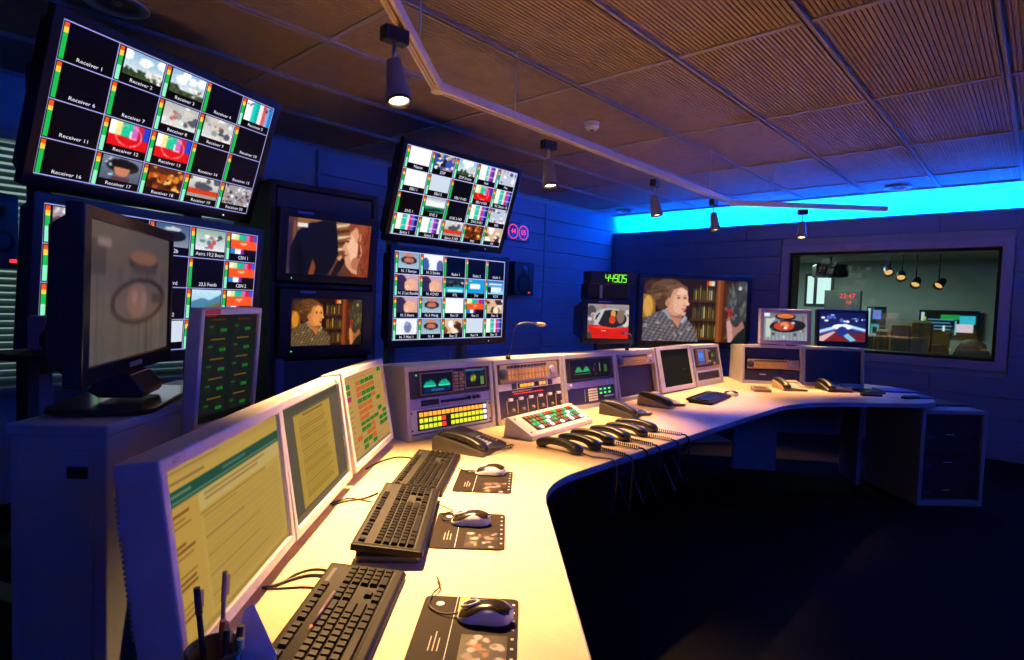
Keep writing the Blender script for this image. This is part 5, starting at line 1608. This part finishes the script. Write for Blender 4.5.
mouse_pad('middle printed mouse pad in the brightest light', -1.112, 1.068, 133)
mouse_pad('third printed mouse pad beside the large telephone', -1.388, 1.397, 131)

def mouse_shell(L=.112, W=.062, H=.036, top=False):
    """low rounded body; top=True gives the dark cover over the crest"""
    n, k = 16, 16
    vs, fs = [], []
    for i in range(n + 1):
        s = i / n
        y = (s - .5) * L                        # tail at -y, nose at +y
        wv = W / 2 * (max(1e-4, 1 - abs(2 * s - 1) ** 2.8)) ** .5 * (1 - .10 * math.exp(-((s - .55) / .16) ** 2))
        hv = H * (max(1e-4, 1 - abs(2 * s - .85) ** 2.4 / (1.15 ** 2.4))) ** .6 * (1 - .32 * max(0, s - .35) ** 1.0)
        for j in range(k + 1):
            u = -1 + 2 * j / k
            if top:
                u *= .72 - .34 * math.exp(-((s - .42) / .2) ** 2) + .2 * max(0, s - .6)
            a = u * math.pi / 2
            x = wv * math.copysign(abs(math.sin(a)) ** .75, math.sin(a))
            z = .004 + (hv - .004) * abs(math.cos(a)) ** .7
            if top:
                z += .0012; 
            vs.append((x, y, z))
    for i in range(n):
        for j in range(k):
            a = i * (k + 1) + j
            fs.append((a, a + 1, a + k + 2, a + k + 1))
    m = MB(); m.add(vs, fs, True)
    return m
mshell, mtop = mouse_shell().mesh('body'), mouse_shell(top=True, L=.110).mesh('top_cover')
def mouse(label, x, y, rz, cord, z=DZ + .0034):
    t = thing('computer_mouse', label, 'mouse', place(x, y, z, rz), 'silver and black computer mice')
    obj('body', mshell, M_silver, t)
    obj('top_cover', mtop, M_gloss, t)
    MB().prism(rrect(-.026, .026, -.05, .05, .02, 5), .0, .005).build('sole', M_black, t)
    rr = MB(); rr.rings([[(.0085 * math.cos(a) * q, .016 * math.sin(a) * q, zz) for a in [2 * math.pi * k / 18 for k in range(18)]] for q, zz in ((1.25, .0), (1.2, .004), (.9, .004), (.85, .0))], caps=False)
    rr.build('wheel_surround', M_silver, t, Matrix.Translation((0, .028, .0285)) @ Matrix.Rotation(math.radians(-17), 4, 'X'))
    MB().lathe([(.009, -.003), (.010, -.001), (.010, .001), (.009, .003)], 14, Matrix.Translation((0, .028, .0235)) @ Matrix.Rotation(math.radians(90), 4, 'Y')).build('scroll_wheel', M_rubber, t)
    MB().tube(spline(cord, 8), .0018, 6).build('cord', M_cord, t)
    return t
mouse('nearest mouse, on the pad at the bottom edge', -.766, .783, 128, [(0, .052, .008), (.005, .085, .003), (.03, .115, .003), (.075, .118, .003), (.11, .11, .004), (.15, .125, .004)])
mouse('middle mouse, on the brightly lit pad', -1.137, 1.095, 131, [(0, .052, .008), (.01, .075, .003), (.05, .085, .003), (.08, .06, .003), (.1, .075, .003), (.15, .13, .003)])
mouse('third mouse, on the pad by the large telephone', -1.424, 1.462, 131, [(0, .052, .008), (.0, .075, .003), (.03, .10, .002), (.05, .12, .002)])
mouse('small far mouse right of the keyboard on the far desk', -1.625, 4.10, 96, [(0, .052, .006), (.02, .075, .0), (.05, .12, .0), (.06, .2, .0)], DZ + .0005)

# ================================================================== cords on the desk, each a part of its keyboard
def cord(kb, pts, r=.003, name='cord'):
    P = [onz(x, y, DZ + r + .0005) for x, y in pts]
    inv = kb.matrix_world.inverted()
    MB().tube([inv @ q for q in spline(P, 8)], r, 6).build(name, M_cord, kb)
bpy.context.view_layer.update()
cord(KB[0], [(352, 577), (330, 576), (310, 575), (292, 579), (275, 585), (262, 588)], .0032)
cord(KB[0], [(352, 575), (335, 572), (316, 569), (298, 573), (284, 581), (268, 587)], .0025)
cord(KB[0], [(345, 591), (325, 589), (305, 587), (285, 588), (265, 589)], .002)
cord(KB[1], [(378, 493), (365, 498), (352, 500), (342, 502), (332, 505)], .0028)
cord(KB[1], [(372, 502), (362, 500), (350, 498), (338, 501), (330, 504)], .0022)
cord(KB[2], [(412, 458), (398, 457), (385, 460), (375, 464), (366, 469)], .0028)

# ================================================================== pen holder at the bottom left
ph = thing('pen_holder', 'dark pen holder at the bottom left corner of the desk', 'pen holder', Matrix.Translation((-.893, .333, DZ)))
MB().rings([[(r * math.cos(a), r * math.sin(a), z) for a in [2 * math.pi * k / 24 for k in range(24)]] for r, z in ((.036, 0), (.037, .004), (.039, .085), (.036, .085), (.034, .006), (.001, .005))], caps=False).build('cup', M_black, ph)
MB().lathe([(.0395, .080), (.0405, .083), (.0395, .086), (.0365, .086)], 24, caps=False).build('rim', M_dark, ph)
def pen(label, dx, dy, lx, ly, L, mt, tipm, cat='pen', r=.0045):
    t = thing('pen' if cat == 'pen' else cat, label, cat, Matrix.Translation((-.893 + dx, .333 + dy, DZ + .008)), 'pens in the pen holder')
    a, b = Vector((0, 0, 0)), Vector((lx, ly, L))
    MB().tube([a, a.lerp(b, .75)], r, 8).build('barrel', mt, t)
    MB().tube([a.lerp(b, .75), a.lerp(b, .76), b], [r, r * 1.25, r * 1.1], 8).build('cap', tipm, t)
    e_ = (b - a).normalized()
    MB().box(-.001, .001, r, r + .004, L * .80, L * .97, Matrix.Translation((lx * .9, ly * .9, 0))).build('clip', M_alu, t)
red = mat('pen_red', (.5, .03, .015), .4)
pen('tall black pen leaning left in the pen holder', -.016, -.004, -.010, -.012, .165, M_black, M_black)
pen('red pen in the pen holder', -.002, .008, .004, .004, .115, red, mat('pen_orange', (.6, .18, .03), .4))
pen('short dark pen at the front of the pen holder', .016, .004, .006, .006, .110, M_dark, M_black)
pen('second short dark pen at the right of the pen holder', .010, .018, .012, .012, .108, M_dark, M_black)
pen('teal pen low in the pen holder', .022, .016, .012, .008, .095, mat('pen_teal', (.03, .2, .18), .4), mat('pen_teal2', (.03, .22, .2), .4))
pen('thin tan pencil standing tallest in the pen holder', -.008, .012, .000, .006, .185, M_tan, mat('pencil_wood', (.6, .42, .2), .6), r=.0035)
nt_ = MB()
nt_.prism([(-.030, 0), (.028, 0), (.046, .052), (.004, .128), (-.010, .118)], -.0006, .0006, 'y', Matrix.Translation((-.016, .014, 0)) @ Matrix.Rotation(math.radians(42.6), 4, 'Z') @ Matrix.Rotation(math.radians(-8), 4, 'X'))
pp = nt_.build('folded_note', M_paper, M=Matrix.Translation((-.868, .362, DZ + .004)))
tag(pp, 'folded white note standing in the pen holder', 'note')

# ================================================================== small things on the right desk end
t = thing('intercom_box', 'small flat brown box left of the right-hand telephones', 'intercom', place(-1.56, 4.52, DZ, 38))
MB().prism([(-.045, 0), (-.045, .022), (.045, .035), (.045, 0)], -.065, .065, 'x').build('housing', M_tan, t, bevel=.004)
MB().box(-.05, .03, -.02, .03, .026, .034, Matrix.Rotation(math.radians(8), 4, 'X')).build('key_plate', M_bronze, t)
t = thing('calculator', 'slim dark key unit beside the furthest right telephone', 'control panel', place(-.99, 5.24, DZ, 45))
MB().box(-.07, .07, -.10, .10, 0, .018).build('body', M_dark, t, bevel=.004)
for r in range(5):
    for c in range(4):
        MB().box(-.055 + c * .029, -.034 + c * .029, -.085 + r * .03, -.065 + r * .03, .018, .022).build('key', M_black, t)
fo = MB().prism(rrect(-.13, .13, -.10, .10, .006), 0, .012).build('blue_folder', mat('folder_blue', (.03, .05, .42), .4), M=place(-.86, 5.52, DZ, 38), bevel=.002)
tag(fo, 'blue folder lying at the right end of the desk', 'folder')
fo = MB().prism(rrect(-.09, .09, -.06, .06, .006), 0, .010).build('blue_folder', mat('folder_dark_blue', (.02, .03, .25), .4), M=place(-.66, 5.26, DZ, 50), bevel=.002)
tag(fo, 'smaller dark blue folder nearest the desk end', 'folder')
wp = MB().prism(rrect(-.035, .035, -.025, .025, .003), 0, .004).build('white_card', M_paper, M=place(-.80, 5.08, DZ, 45))
tag(wp, 'small white card near the front of the right desk end', 'card')
for k, (x, y, rz, lab) in enumerate([(-.93, 5.02, 38, 'black remote control left of the white card'), (-.70, 5.14, 60, 'black remote control right of the white card')]):
    t = thing('remote_control', lab, 'remote control', place(x, y, DZ, rz), 'remote controls at the desk end')
    MB().prism(rrect(-.075, .075, -.022, .022, .012), 0, .018).build('body', M_black, t, bevel=.004)
    for r in range(5):
        for c in range(2):
            MB().box(-.05 + r * .02, -.038 + r * .02, -.012 + c * .014, -.003 + c * .014, .018, .0205).build('key', M_dark, t)
lp = thing('closed_laptop', 'closed black laptop on top of the equipment pedestal', 'laptop', RM @ Matrix.Translation((RW * .72, .29, .69)) @ Matrix.Rotation(math.radians(4), 4, 'Z'))
MB().prism(rrect(-.13, .13, -.12, .12, .012), 0, .009).build('base', M_black, lp, bevel=.002)
MB().prism(rrect(-.13, .13, -.12, .12, .012), .0098, .017).build('lid', M_black, lp, bevel=.003)
MB().box(-.10, .10, .112, .122, .006, .014).build('hinge', M_dark, lp)
bpy.context.view_layer.update()
